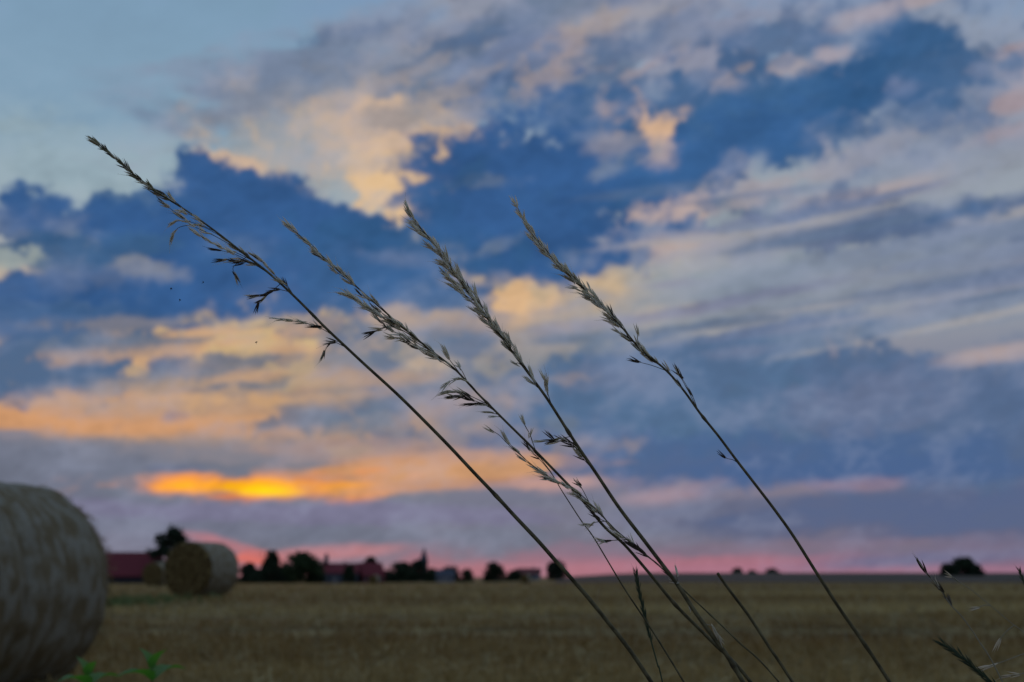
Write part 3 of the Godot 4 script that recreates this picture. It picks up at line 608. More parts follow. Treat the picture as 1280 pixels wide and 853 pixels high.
	{"label": "rightmost tall grass stem with a slender upright seed head and kinked nodes", "kind": "oat grass", "radius": [0.25, 1.4], "stem": [0.0018, 0.9222, -1.0100, 0.0058, 0.9130, -1.0095, 0.0117, 0.9020, -1.0089, 0.0186, 0.8918, -1.0084, 0.0290, 0.8797, -1.0079, 0.0405, 0.8671, -1.0074, 0.0520, 0.8552, -1.0068, 0.0634, 0.8439, -1.0063, 0.0776, 0.8286, -1.0058, 0.0917, 0.8116, -1.0053, 0.1086, 0.7971, -1.0047, 0.1225, 0.7809, -1.0042, 0.1345, 0.7637, -1.0037, 0.1471, 0.7471, -1.0032, 0.1590, 0.7301, -1.0026, 0.1693, 0.7160, -1.0021, 0.1848, 0.6948, -1.0016, 0.2008, 0.6715, -1.0011, 0.2269, 0.6293, -1.0005, 0.2595, 0.5791, -1.0000, 0.3175, 0.4767, -0.9994, 0.3688, 0.3598, -0.9993, 0.4102, 0.2357, -0.9995, 0.4384, 0.1117, -0.9998, 0.4500, -0.0050, -1.0000],
		"heads": [[0.0022, 0.0345, 7, 6, 10, 1, 2, 6, "l"], [0.0302, 0.0776, 19, 8, 15, 2, 3, 10, "l"], [0.0733, 0.1207, 20, 9, 17, 2, 3, 12, "l"], [0.1121, 0.1681, 14, 8, 16, 1, 3, 10, "m"]],
		"branches": [
			["d", 2, [0.1097, 0.7959, -1.0047, 0.0998, 0.7990, -1.0021, 0.0910, 0.8009, -0.9994, 0.0834, 0.8034, -0.9967]],
			["d", 2, [0.1318, 0.7677, -1.0037, 0.1263, 0.7790, -1.0032, 0.1196, 0.7916, -1.0026, 0.1157, 0.7996, -1.0021]],
			["d", 3, [0.1329, 0.7665, -1.0037, 0.1288, 0.7770, -1.0053, 0.1240, 0.7864, -1.0069, 0.1181, 0.7971, -1.0085]],
			["m", 1, [0.0917, 0.8116, -1.0053, 0.0899, 0.8177, -1.0031, 0.0897, 0.8225, -1.0010, 0.0885, 0.8274, -0.9989]],
			["d", 2, [0.1252, 0.7780, -1.0042, 0.1208, 0.7838, -1.0042, 0.1186, 0.7861, -1.0042, 0.1163, 0.7890, -1.0042]],
			["m", 2, [0.0606, 0.8457, -1.0063, 0.0590, 0.8508, -1.0084, 0.0568, 0.8560, -1.0106, 0.0541, 0.8623, -1.0127]],
			["m", 1, [0.1607, 0.7284, -1.0026, 0.1555, 0.7317, -1.0010, 0.1507, 0.7327, -0.9994, 0.1439, 0.7376, -0.9978]],
		]},
	{"label": "thin grass stem crossing just below the second tall stem, nearly bare", "kind": "oat grass", "radius": [0.15, 1.1], "stem": [0.0069, 0.7650, -1.0150, 0.0092, 0.7587, -1.0155, 0.0138, 0.7501, -1.0159, 0.0183, 0.7381, -1.0164, 0.0286, 0.7233, -1.0168, 0.0371, 0.7085, -1.0173, 0.0483, 0.6904, -1.0177, 0.0568, 0.6791, -1.0182, 0.0680, 0.6612, -1.0186, 0.0808, 0.6405, -1.0191, 0.0952, 0.6183, -1.0195, 0.1203, 0.5777, -1.0200, 0.1768, 0.4747, -1.0217, 0.2278, 0.3580, -1.0243, 0.2695, 0.2345, -1.0270, 0.2981, 0.1112, -1.0291, 0.3100, -0.0050, -1.0300],
		"heads": [],
		"branches": [
			["m", 1, [0.0160, 0.7438, -1.0164, 0.0137, 0.7481, -1.0137, 0.0131, 0.7513, -1.0110, 0.0137, 0.7545, -1.0084]],
			["d", 4, [0.0286, 0.7233, -1.0168, 0.0200, 0.7329, -1.0163, 0.0126, 0.7403, -1.0158, 0.0086, 0.7460, -1.0152]],
			["l", 2, [0.0126, 0.7530, -1.0159, 0.0092, 0.7577, -1.0175, 0.0081, 0.7614, -1.0191, 0.0069, 0.7656, -1.0207]],
		]},
	{"label": "lower curving grass whose small seed head lies across the bare crossing stems", "kind": "oat grass", "radius": [0.2, 0.75], "stem": [-0.0157, 0.7520, -0.9900, -0.0089, 0.7480, -0.9891, -0.0033, 0.7423, -0.9881, 0.0056, 0.7344, -0.9872, 0.0155, 0.7260, -0.9862, 0.0277, 0.7177, -0.9853, 0.0376, 0.7126, -0.9844, 0.0490, 0.7049, -0.9834, 0.0599, 0.6939, -0.9825, 0.0712, 0.6824, -0.9816, 0.0831, 0.6726, -0.9806, 0.0943, 0.6634, -0.9797, 0.1039, 0.6548, -0.9788, 0.1123, 0.6463, -0.9778, 0.1307, 0.6281, -0.9769, 0.1517, 0.6076, -0.9759, 0.1781, 0.5809, -0.9750, 0.2516, 0.4867, -0.9716, 0.3123, 0.3711, -0.9677, 0.3584, 0.2440, -0.9639, 0.3882, 0.1153, -0.9611, 0.4000, -0.0050, -0.9600],
		"heads": [[0.0156, 0.052, 5, 8, 14, 1, 2, 7, "l"], [0.0468, 0.0884, 8, 8, 16, 1, 3, 10, "l"], [0.0832, 0.13, 6, 8, 16, 1, 2, 10, "m"], [0.1352, 0.1612, 4, 8, 14, 1, 2, 7, "d"]],
		"branches": [
			["m", 2, [0.0523, 0.6989, -0.9834, 0.0484, 0.7097, -0.9808, 0.0461, 0.7128, -0.9781, 0.0438, 0.7159, -0.9754]],
			["m", 3, [0.0637, 0.6863, -0.9825, 0.0576, 0.6873, -0.9820, 0.0537, 0.6857, -0.9814, 0.0477, 0.6857, -0.9809]],
			["d", 3, [0.0641, 0.6851, -0.9816, 0.0593, 0.6901, -0.9832, 0.0562, 0.6935, -0.9848, 0.0530, 0.6990, -0.9864]],
			["m", 3, [0.0754, 0.6721, -0.9806, 0.0682, 0.6748, -0.9785, 0.0626, 0.6742, -0.9764, 0.0581, 0.6752, -0.9742]],
			["d", 4, [0.0943, 0.6634, -0.9797, 0.0873, 0.6683, -0.9797, 0.0819, 0.6715, -0.9797, 0.0775, 0.6737, -0.9797]],
			["l", 1, [0.1134, 0.6457, -0.9778, 0.1121, 0.6500, -0.9799, 0.1124, 0.6532, -0.9821, 0.1116, 0.6581, -0.9842]],
		]},
	{"label": "cut grass stalk without a seed head, short and straight, right of the thick stem", "kind": "stalk", "radius": [1, 1.15], "stem": [0.1399, 0.6527, -0.9800, 0.1479, 0.6414, -0.9812, 0.1602, 0.6243, -0.9825, 0.1744, 0.6030, -0.9838, 0.1891, 0.5802, -0.9850, 0.2520, 0.4766, -0.9889, 0.3134, 0.3601, -0.9905, 0.3665, 0.2369, -0.9907, 0.4043, 0.1131, -0.9903, 0.4200, -0.0050, -0.9900],
		"heads": [],
		"branches": [
		]},
	{"label": "short dark green grass ear standing behind the crossing stems", "kind": "ear", "radius": [0.5, 0.75], "stem": [0.0913, 0.6535, -1.0600, 0.0934, 0.6425, -1.0600, 0.0973, 0.6251, -1.0600, 0.1011, 0.6062, -1.0600, 0.1060, 0.5868, -1.0600, 0.1093, 0.5749, -1.0600, 0.1321, 0.4666, -1.0621, 0.1462, 0.3483, -1.0670, 0.1540, 0.2261, -1.0730, 0.1578, 0.1062, -1.0779, 0.1600, -0.0050, -1.0800],
		"heads": [],
		"ear": [0.0000, 0.0500, 40, 5.5, "e"],
		"branches": [
		]},
	{"label": "thin pale grass at the right with a few brown seeds at its tip", "kind": "thin", "radius": [0.28, 0.7], "stem": [0.2786, 0.6614, -0.9900, 0.2817, 0.6560, -0.9900, 0.2885, 0.6489, -0.9900, 0.2952, 0.6408, -0.9900, 0.3013, 0.6311, -0.9900, 0.3080, 0.6236, -0.9900, 0.3176, 0.6080, -0.9900, 0.3329, 0.5798, -0.9900, 0.3787, 0.4756, -0.9931, 0.4137, 0.3575, -1.0006, 0.4384, 0.2330, -1.0094, 0.4536, 0.1097, -1.0169, 0.4600, -0.0050, -1.0200],
		"heads": [],
		"branches": [
			["d", 3, [0.2874, 0.6500, -0.9900, 0.2836, 0.6543, -0.9873, 0.2802, 0.6576, -0.9847, 0.2769, 0.6613, -0.9820]],
			["d", 3, [0.2983, 0.6359, -0.9900, 0.2956, 0.6403, -0.9895, 0.2934, 0.6430, -0.9889, 0.2906, 0.6462, -0.9884]],
			["d", 2, [0.3023, 0.6295, -0.9900, 0.3008, 0.6327, -0.9916, 0.3003, 0.6348, -0.9932, 0.2993, 0.6380, -0.9948]],
		]},
	{"label": "dark braided grass ear leaning in from the bottom right edge", "kind": "ear", "radius": [0.5, 0.8], "stem": [0.2875, 0.6062, -0.9700, 0.2937, 0.6021, -0.9700, 0.3014, 0.5963, -0.9700, 0.3090, 0.5890, -0.9700, 0.3177, 0.5812, -0.9700, 0.3341, 0.5621, -0.9700, 0.3882, 0.4693, -0.9679, 0.4192, 0.3556, -0.9630, 0.4338, 0.2316, -0.9570, 0.4385, 0.1079, -0.9521, 0.4400, -0.0050, -0.9500],
		"heads": [],
		"ear": [0.0000, 0.0613, 30, 8.5, "e"],
		"branches": [
		]},
	{"label": "wispy bleached grass with threadlike arms at the right edge", "kind": "thin", "radius": [0.18, 0.5], "stem": [0.3089, 0.6528, -1.0300, 0.3173, 0.6477, -1.0283, 0.3272, 0.6410, -1.0267, 0.3392, 0.6304, -1.0250, 0.3516, 0.6188, -1.0233, 0.3660, 0.6067, -1.0217, 0.3862, 0.5793, -1.0200, 0.4407, 0.4803, -1.0145, 0.4783, 0.3630, -1.0091, 0.5020, 0.2367, -1.0045, 0.5149, 0.1110, -1.0012, 0.5200, -0.0050, -1.0000],
		"heads": [],
		"branches": [
			["p", 1, [0.3184, 0.6472, -1.0283, 0.3148, 0.6494, -1.0257, 0.3107, 0.6511, -1.0230, 0.3060, 0.6528, -1.0203]],
			["p", 1, [0.3397, 0.6304, -1.0250, 0.3345, 0.6304, -1.0245, 0.3297, 0.6288, -1.0239, 0.3232, 0.6277, -1.0234]],
			["p", 1, [0.3548, 0.6160, -1.0233, 0.3495, 0.6121, -1.0249, 0.3458, 0.6070, -1.0265, 0.3425, 0.5997, -1.0281]],
			["p", 2, [0.3713, 0.6001, -1.0217, 0.3568, 0.5963, -1.0195, 0.3412, 0.5910, -1.0174, 0.3263, 0.5867, -1.0153]],
			["p", 2, [0.3757, 0.5903, -1.0200, 0.3613, 0.5848, -1.0200, 0.3528, 0.5826, -1.0200, 0.3410, 0.5810, -1.0200]],
		]},
	{"label": "dark grass tip just entering at the right picture edge", "kind": "ear", "radius": [0.4, 0.7], "stem": [0.3522, 0.6549, -1.0000, 0.3546, 0.6484, -1.0000, 0.3590, 0.6374, -1.0000, 0.3672, 0.6184, -1.0000, 0.3793, 0.5914, -1.0000, 0.4259, 0.4820, -0.9979, 0.4712, 0.3617, -0.9930, 0.5102, 0.2364, -0.9870, 0.5381, 0.1122, -0.9821, 0.5500, -0.0050, -0.9800],
		"heads": [],
		"ear": [0.0000, 0.0207, 12, 4.5, "e"],
		"branches": [
		]},
]
# x, z, height of the top above the eye, half width, shape, label
const TREES := [
	[-67.8, -285.0, 10.36, 3.85, 0, "tall dark tree rising behind the brown end of the middle bale"],
	[-72.3, -290.0, 5.42, 1.47, 1, "small rounded tree between the red barn and the middle bale"],
	[-80.7, -440.0, 4.34, 3.47, 1, "low dark tree just right of the middle bale"],
	[-71.8, -430.0, 8.03, 4.11, 2, "pointed dark tree standing before the brightest pink patch"],
	[-61.3, -420.0, 7.38, 5.44, 0, "broad green tree left of the farmhouse with red roofs"],
	[-49.2, -436.0, 3.83, 2.21, 1, "small dark tree in front of the red farmhouse roofs"],
	[-51.2, -520.0, 7.99, 2.93, 0, "dark tree showing above the red gable at the farm"],
	[-46.5, -610.0, 6.36, 5.84, 1, "rounded tree at the left foot of the church spire"],
	[-41.0, -620.0, 7.48, 4.88, 0, "taller tree directly left of the church spire"],
	[-33.7, -600.0, 3.62, 3.71, 1, "low tree at the right foot of the church spire"],
	[-25.7, -600.0, 4.61, 4.73, 0, "dark tree over the pale cottage right of the church"],
	[-18.7, -590.0, 3.23, 3.32, 1, "low bush like tree right of the pale cottage"],
	[-6.7, -550.0, 5.73, 4.33, 1, "lone rounded tree midway along the far field edge"],
	[0.9, -560.0, 3.07, 3.15, 1, "small low tree beside the brown far bale"],
	[13.8, -450.0, 5.43, 3.04, 3, "dark upright tree crossed by the leftmost grass stem"],
	[-76.3, -436.0, 2.39, 3.68, 1, "low shrub between the first two trees right of the middle bale"],
	[-67.1, -428.0, 2.82, 3.61, 1, "low shrub between the pointed tree and the broad green tree"],
	[-57.5, -424.0, 2.32, 2.86, 1, "low shrub at the left wall of the farmhouse"],
	[-48.5, -560.0, 2.46, 4.10, 1, "low shrub between the farm and the church trees"],
	[-29.3, -592.0, 2.60, 4.66, 1, "low shrub left of the pale cottage by the church"],
	[127.5, -420.0, 3.92, 2.84, 1, "left tree of the dark clump at the right"],
	[133.2, -425.0, 6.30, 4.07, 1, "tallest tree of the dark clump at the right"],
	[135.4, -420.0, 3.69, 2.36, 1, "right tree of the dark clump at the right"],
	[156.7, -1000.0, 6.58, 3.94, 1, "left of three tiny hazy trees on the right horizon"],
	[170.0, -1020.0, 5.03, 3.44, 1, "middle of three tiny hazy trees on the right horizon"],
	[182.4, -1010.0, 6.09, 5.12, 1, "right and widest of three tiny hazy trees on the horizon"],
]

var rng := RandomNumberGenerator.new()

func _ready() -> void:
	var cam := Camera3D.new()
	cam.name = "camera"
	add_child(cam)
	cam.position = Vector3(0, EYE, 0)
	cam.rotation_degrees = Vector3(PITCH, 0, 0)
	cam.near = 0.05
	cam.far = 6000.0
	var lens := CameraAttributesPhysical.new()
	lens.frustum_focal_length = 50.0
	lens.frustum_focus_distance = 1.0
	lens.exposure_aperture = 10.5
	cam.attributes = lens
	cam.far = 6000.0
	var env := Environment.new()
	env.background_mode = Environment.BG_SKY
	var sky := Sky.new()
	var pan := PanoramaSkyMaterial.new()
	pan.panorama = ImageTexture.create_from_image(build_sky())
	sky.sky_material = pan
	env.sky = sky
	env.tonemap_mode = Environment.TONE_MAPPER_LINEAR
	env.sdfgi_enabled = true
	env.ssao_enabled = true
	env.ssil_enabled = true
	var we := WorldEnvironment.new()
	we.environment = env
	we.name = "environment"
	add_child(we)
	var sun := DirectionalLight3D.new()
	sun.name = "sun"
	sun.light_color = Color(1.0, 0.62, 0.32)
	sun.light_energy = 0.08
	sun.light_angular_distance = 10.0
	sun.shadow_enabled = true
	add_child(sun)
	var towards := Vector3(sin(deg_to_rad(SUN_AZIMUTH)), tan(deg_to_rad(3.5)), -cos(deg_to_rad(SUN_AZIMUTH)))
	sun.look_at_from_position(towards * 10.0, Vector3.ZERO)
	build_land()
	build_stubble()
	build_bales()
	build_trees()
	build_houses()
	build_grasses()
	build_nettles()
	build_midges()
var taken := {}

func numbered(called: String) -> String:
	var k: int = taken.get(called, 0)
	taken[called] = k + 1
	return called if k == 0 else "%s_%03d" % [called, k]

func tag(o: Node, label: String, category: String, group := "", kind := "") -> void:
	if label: o.set_meta("label", label)
	if category: o.set_meta("category", category)
	if group: o.set_meta("group", group)
	if kind: o.set_meta("kind", kind)

func thing(called: String, at: Vector3, label: String, category: String, group := "") -> Node3D:
	var o := Node3D.new()
	o.name = numbered(called)
	add_child(o)
	o.position = at
	tag(o, label, category, group)
	return o

func part(called: String, mesh: Mesh, m: Material, parent: Node, at := Transform3D()) -> MeshInstance3D:
	var o := MeshInstance3D.new()
	o.name = called if parent != self else numbered(called)
	o.mesh = mesh
	o.material_override = m
	o.transform = at
	parent.add_child(o, true)
	return o

func paint(r: float, g: float, b: float, rough := 0.85) -> StandardMaterial3D:
	var m := StandardMaterial3D.new()
	m.albedo_color = Color(r, g, b).linear_to_srgb()
	m.roughness = rough
	m.metallic_specular = 0.3
	return m

func speckled(dark: Vector3, light: Vector3, freq: float, scale: Vector3, sd: int, bump := 0.0, octaves := 5) -> StandardMaterial3D:
	var n := FastNoiseLite.new()
	n.seed = sd
	n.noise_type = FastNoiseLite.TYPE_SIMPLEX_SMOOTH
	n.frequency = freq
	n.fractal_octaves = octaves
	n.fractal_gain = 0.62
	var ramp := Gradient.new()
	ramp.offsets = PackedFloat32Array([0.22, 0.5, 0.78])
	var mid := (dark + light) * 0.5
	ramp.colors = PackedColorArray([Color(dark.x, dark.y, dark.z).linear_to_srgb(), Color(mid.x, mid.y, mid.z).linear_to_srgb(), Color(light.x, light.y, light.z).linear_to_srgb()])
	var t := NoiseTexture2D.new()
	t.width = 512
	t.height = 512
	t.seamless = true
	t.noise = n
	t.color_ramp = ramp
	var m := StandardMaterial3D.new()
	m.albedo_texture = t
	m.roughness = 0.95
	m.metallic_specular = 0.2
	m.uv1_triplanar = true
	m.uv1_scale = scale
	if bump > 0.0:
		var h := NoiseTexture2D.new()
		h.width = 512
		h.height = 512
		h.seamless = true
		h.noise = n
		m.heightmap_enabled = true
		m.heightmap_texture = h
		m.heightmap_scale = bump
	return m

func quad(st: SurfaceTool, a: Vector3, b: Vector3, c: Vector3, d: Vector3) -> void:
	st.add_vertex(a); st.add_vertex(b); st.add_vertex(c)
	st.add_vertex(a); st.add_vertex(c); st.add_vertex(d)

func box(st: SurfaceTool, lo: Vector3, hi: Vector3) -> void:
	var p: Array[Vector3] = []
	for k in 8:
		p.append(Vector3(hi.x if k & 1 else lo.x, hi.y if k & 2 else lo.y, hi.z if k & 4 else lo.z))
	for f in [[0, 2, 3, 1], [4, 5, 7, 6], [0, 4, 6, 2], [1, 3, 7, 5], [2, 6, 7, 3], [0, 1, 5, 4]]:
		quad(st, p[f[0]], p[f[1]], p[f[2]], p[f[3]])

func fresh() -> SurfaceTool:
	var st := SurfaceTool.new()
	st.begin(Mesh.PRIMITIVE_TRIANGLES)
	return st

func done(st: SurfaceTool, smooth := false) -> ArrayMesh:
	if smooth:
		st.index()
	st.generate_normals()
	return st.commit()

func box_mesh(lo: Vector3, hi: Vector3) -> ArrayMesh:
	var st := fresh()
	st.set_smooth_group(-1)
	box(st, lo, hi)
	return done(st)

func spline(p: Array[Vector3], per: int) -> Array[Vector3]:
	var out: Array[Vector3] = []
	for i in p.size() - 1:
		var a := p[maxi(i - 1, 0)]
		var d := p[mini(i + 2, p.size() - 1)]
		for k in per:
			out.append(p[i].cubic_interpolate(p[i + 1], a, d, float(k) / per))
	out.append(p[p.size() - 1])
	return out

func tube(st: SurfaceTool, p: Array[Vector3], r: Array[float], sides: int) -> void:
	var side := Vector3.RIGHT
	var old: Array[Vector3] = []
	for i in p.size():
		var t := (p[mini(i + 1, p.size() - 1)] - p[maxi(i - 1, 0)]).normalized()
		side = (side - t * side.dot(t)).normalized()
		var up := t.cross(side)
		var ring: Array[Vector3] = []
		for k in sides:
			var a := TAU * k / sides
			ring.append(p[i] + (side * cos(a) + up * sin(a)) * r[i])
		if i:
			for k in sides:
				var n := (k + 1) % sides
				quad(st, old[k], old[n], ring[n], ring[k])
		old = ring

func points(flat: Array) -> Array[Vector3]:
	var out: Array[Vector3] = []
	for k in flat.size() / 3:
		out.append(Vector3(flat[k * 3], flat[k * 3 + 1], flat[k * 3 + 2]))
	return out

# ------------------------------------------------------------------ land
func land(x: float, z: float) -> float:
	var d := -z
	var near := 0.16 * ss(12.0, 33.0, d) - 0.09 * ss(5.0, 8.0, d) * (1.0 - ss(11.0, 20.0, d))
	if d < 0.0:
		return 0.0
	var aside := x / maxf(d, 1.0)
	var left := -0.75 * ss(60.0, 290.0, d) - 0.75 * ss(280.0, 480.0, d) - 0.5 * ss(480.0, 900.0, d)
	var right := -0.2 * ss(60.0, 190.0, d) + 3.0 * ss(180.0, 800.0, d)
	return near + lerpf(left, right, ss(-0.03, 0.1, aside))

func sheet(rings: Array[float], a0: float, a1: float, segments: int, lift: float) -> ArrayMesh:
	var st := fresh()
	var rows := []
	for r in rings:
		var row: Array[Vector3] = []
		for k in segments + 1:
			var a := lerpf(a0, a1, float(k) / segments)
			var x: float = sin(a) * r
			var z: float = -cos(a) * r
			row.append(Vector3(x, land(x, z) + lift, z))
		rows.append(row)
	for i in rows.size() - 1:
		for k in segments:
			quad(st, rows[i][k], rows[i + 1][k], rows[i + 1][k + 1], rows[i][k + 1])
	return done(st, true)

func build_land() -> void:
	var rings: Array[float] = [0.0]
	var r := 0.5
	while r < 4500.0:
		rings.append(r)
		r *= 1.09
	var soil := speckled(Vector3(0.08, 0.052, 0.02), Vector3(0.30, 0.225, 0.085), 0.02, Vector3(0.045, 0.045, 0.16), 21)
	soil.uv1_world_triplanar = true
	var g := part("ground", sheet(rings, 0.0, TAU, 180, 0.0), soil, self)
	tag(g, "mown straw coloured stubble field reaching to the horizon", "field", "", "structure")
	var far: Array[float] = []
	r = 195.0
	while r < 1400.0:
		far.append(r)
		r *= 1.12
	var tilled := speckled(Vector3(0.05, 0.045, 0.035), Vector3(0.11, 0.10, 0.07), 0.02, Vector3(0.01, 0.01, 0.05), 22)
	tilled.uv1_world_triplanar = true
	var f := part("far_field", sheet(far, 0.03, 0.8, 60, 0.06), tilled, self)
	tag(f, "dark tilled field rising to the right horizon", "field", "", "structure")

func stalk_mesh(count: int, tall: float, wide: float, lean: float) -> ArrayMesh:
	var st := fresh()
	st.set_smooth_group(-1)
	for k in count:
		var a := rng.randf() * TAU
		var at := Vector3(rng.randfn(0.0, 0.025), 0.0, rng.randfn(0.0, 0.025))
		var tip := at + Vector3(rng.randfn(0.0, lean), tall * rng.randf_range(0.6, 1.1), rng.randfn(0.0, lean))
		var s := Vector3(cos(a), 0, sin(a)) * wide * 0.5
		quad(st, at - s, at + s, tip + s * 0.8, tip - s * 0.8)
	return done(st)

func scatter(called: String, mesh: Mesh, m: Material, where: Array[Transform3D], tints: PackedColorArray, label: String, category: String) -> void:
	var mm := MultiMesh.new()
	mm.transform_format = MultiMesh.TRANSFORM_3D
	mm.use_colors = true
	mm.mesh = mesh
	mm.instance_count = where.size()
	for i in where.size():
		mm.set_instance_transform(i, where[i])
		mm.set_instance_color(i, tints[i])
	var o := MultiMeshInstance3D.new()
	o.name = numbered(called)
	o.multimesh = mm
	o.material_override = m
	add_child(o)
	tag(o, label, category, "", "stuff")

func build_stubble() -> void:
	rng.seed = 77
	var m := paint(1, 1, 1, 0.9)
	m.vertex_color_use_as_albedo = true
	m.backlight_enabled = true
	m.backlight = Color(0.35, 0.32, 0.2)
	var patch := make_noise(31, 0.05, 3)
	var rows := make_noise(32, 0.22, 3)
	var where: Array[Transform3D] = []
	var tints := PackedColorArray()
	var green: Array[Transform3D] = []
	var green_t := PackedColorArray()
	var d := 5.0
	while d < 150.0:
		var step := 0.13 * maxf(1.0, d / 12.0)
		var half := d * 0.47 + 1.5
		var x := -half
		while x < half:
			var z := -(d + rng.randf_range(-0.04, 0.04) * maxf(1.0, d / 12.0) + 0.06 * x)
			var n := patch.get_noise_2d(x * 0.16, z * 1.7)
			var w := rows.get_noise_2d(x * 0.045, z * (1.0 if d < 30.0 else 1.0))
			var big := rng.randf_range(0.75, 1.3) * (1.0 + minf(d, 60.0) / 60.0)
			var tall := rng.randf_range(0.75, 1.2) * (1.0 + 0.25 * w)
			var lie := 0.25 if rng.randf() > 0.12 else 1.2
			if w < -0.17 and rng.randf() < 0.85:
				x += step
				continue
			var b := Basis.from_euler(Vector3(rng.randfn(0.0, lie), rng.randf() * TAU, rng.randfn(0.0, lie))).scaled(Vector3(big, tall, big))
			var t := clampf(0.45 + n * 1.3 + w * 0.9 + rng.randfn(0.0, 0.05), 0.0, 1.0)
			where.append(Transform3D(b, Vector3(x, land(x, z) - 0.005, z)))
			var c := Vector3(0.23, 0.125, 0.036).lerp(Vector3(0.53, 0.39, 0.15), t)
			tints.append(Color(c.x, c.y, c.z))
			x += step * rng.randf_range(0.6, 1.4)
		d += 0.16 * maxf(1.0, d / 12.0)
	scatter("stubble", stalk_mesh(9, 0.13, 0.006, 0.02), m, where, tints, "cut straw stubble standing in rows across the field", "stubble")
	var litter: Array[Transform3D] = []
	var litter_t := PackedColorArray()
	for k in 9000:
		var dd := 5.0 + 60.0 * pow(rng.randf(), 1.6)
		var x := rng.randf_range(-1.0, 1.0) * (dd * 0.47 + 1.5)
		var s := rng.randf_range(0.8, 1.8)
		litter.append(Transform3D(Basis.from_euler(Vector3(PI / 2 + rng.randfn(0.0, 0.2), rng.randf() * TAU, 0)).scaled(Vector3(s, 1.0, s)), Vector3(x, land(x, -dd) + rng.randf_range(0.02, 0.10), -dd)))
		var c := Vector3(0.28, 0.21, 0.09).lerp(Vector3(0.46, 0.37, 0.17), rng.randf())
		litter_t.append(Color(c.x, c.y, c.z))
	scatter("loose_straw_litter", stalk_mesh(4, 0.2, 0.006, 0.05), m, litter, litter_t, "loose pale straw lying on the stubble", "straw")
	for k in 160:
		var x := rng.randfn(-7.4, 0.5)
		var z := -28.0 - rng.randfn(0.0, 1.6)
		green.append(Transform3D(Basis(Vector3.UP, rng.randf() * TAU).scaled(Vector3.ONE * rng.randf_range(0.6, 1.5)), Vector3(x, land(x, z), z)))
		green_t.append(Color(0.13, 0.18, 0.06))
	scatter("weeds", stalk_mesh(8, 0.13, 0.014, 0.05), m, green, green_t, "patch of green weeds in the stubble before the middle bale", "weeds")
	# the unmown verge at the photographer's feet
	var verge: Array[Transform3D] = []
	var verge_t := PackedColorArray()
	for k in 5200:
		var x := rng.randf_range(-2.6, 2.6)
		var z := rng.randf_range(-3.6, -0.45)
		var s := rng.randf_range(0.7, 1.25)
		verge.append(Transform3D(Basis.from_euler(Vector3(rng.randfn(0.0, 0.2), rng.randf() * TAU, 0.25 + rng.randfn(0.0, 0.2))).scaled(Vector3(s, s, s)), Vector3(x, -0.005, z)))
		var c := Vector3(0.09, 0.12, 0.04).lerp(Vector3(0.26, 0.22, 0.10), rng.randf())
		verge_t.append(Color(c.x, c.y, c.z))
	scatter("verge_grass", stalk_mesh(7, 0.22, 0.005, 0.05), m, verge, verge_t, "low rough grass at the foot of the tall stems", "grass")

# ------------------------------------------------------------------ bales
func fibres(dark: Vector3, light: Vector3, sd: int, scale: Vector3, blotch: Color) -> StandardMaterial3D:
	var m := speckled(dark, light, 0.035, scale, sd)
	m.uv1_triplanar = false
	var n := FastNoiseLite.new()
	n.seed = sd + 1
	n.noise_type = FastNoiseLite.TYPE_SIMPLEX_SMOOTH
	n.frequency = 0.012
	n.fractal_octaves = 4
	var ramp := Gradient.new()
	ramp.offsets = PackedFloat32Array([0.3, 0.7])
	ramp.colors = PackedColorArray([blotch, Color(1, 1, 1)])
	var t := NoiseTexture2D.new()
	t.width = 512
	t.height = 512
	t.seamless = true
	t.noise = n
	t.color_ramp = ramp
	m.detail_enabled = true
	m.detail_blend_mode = BaseMaterial3D.BLEND_MODE_MUL
	m.detail_albedo = t
	m.detail_uv_layer = BaseMaterial3D.DETAIL_UV_2
	var h := NoiseTexture2D.new()
	h.width = 512
	h.height = 512
	h.seamless = true
	h.noise = (m.albedo_texture as NoiseTexture2D).noise
	m.heightmap_enabled = true
	m.heightmap_texture = h
	m.heightmap_scale = 0.8
	return m

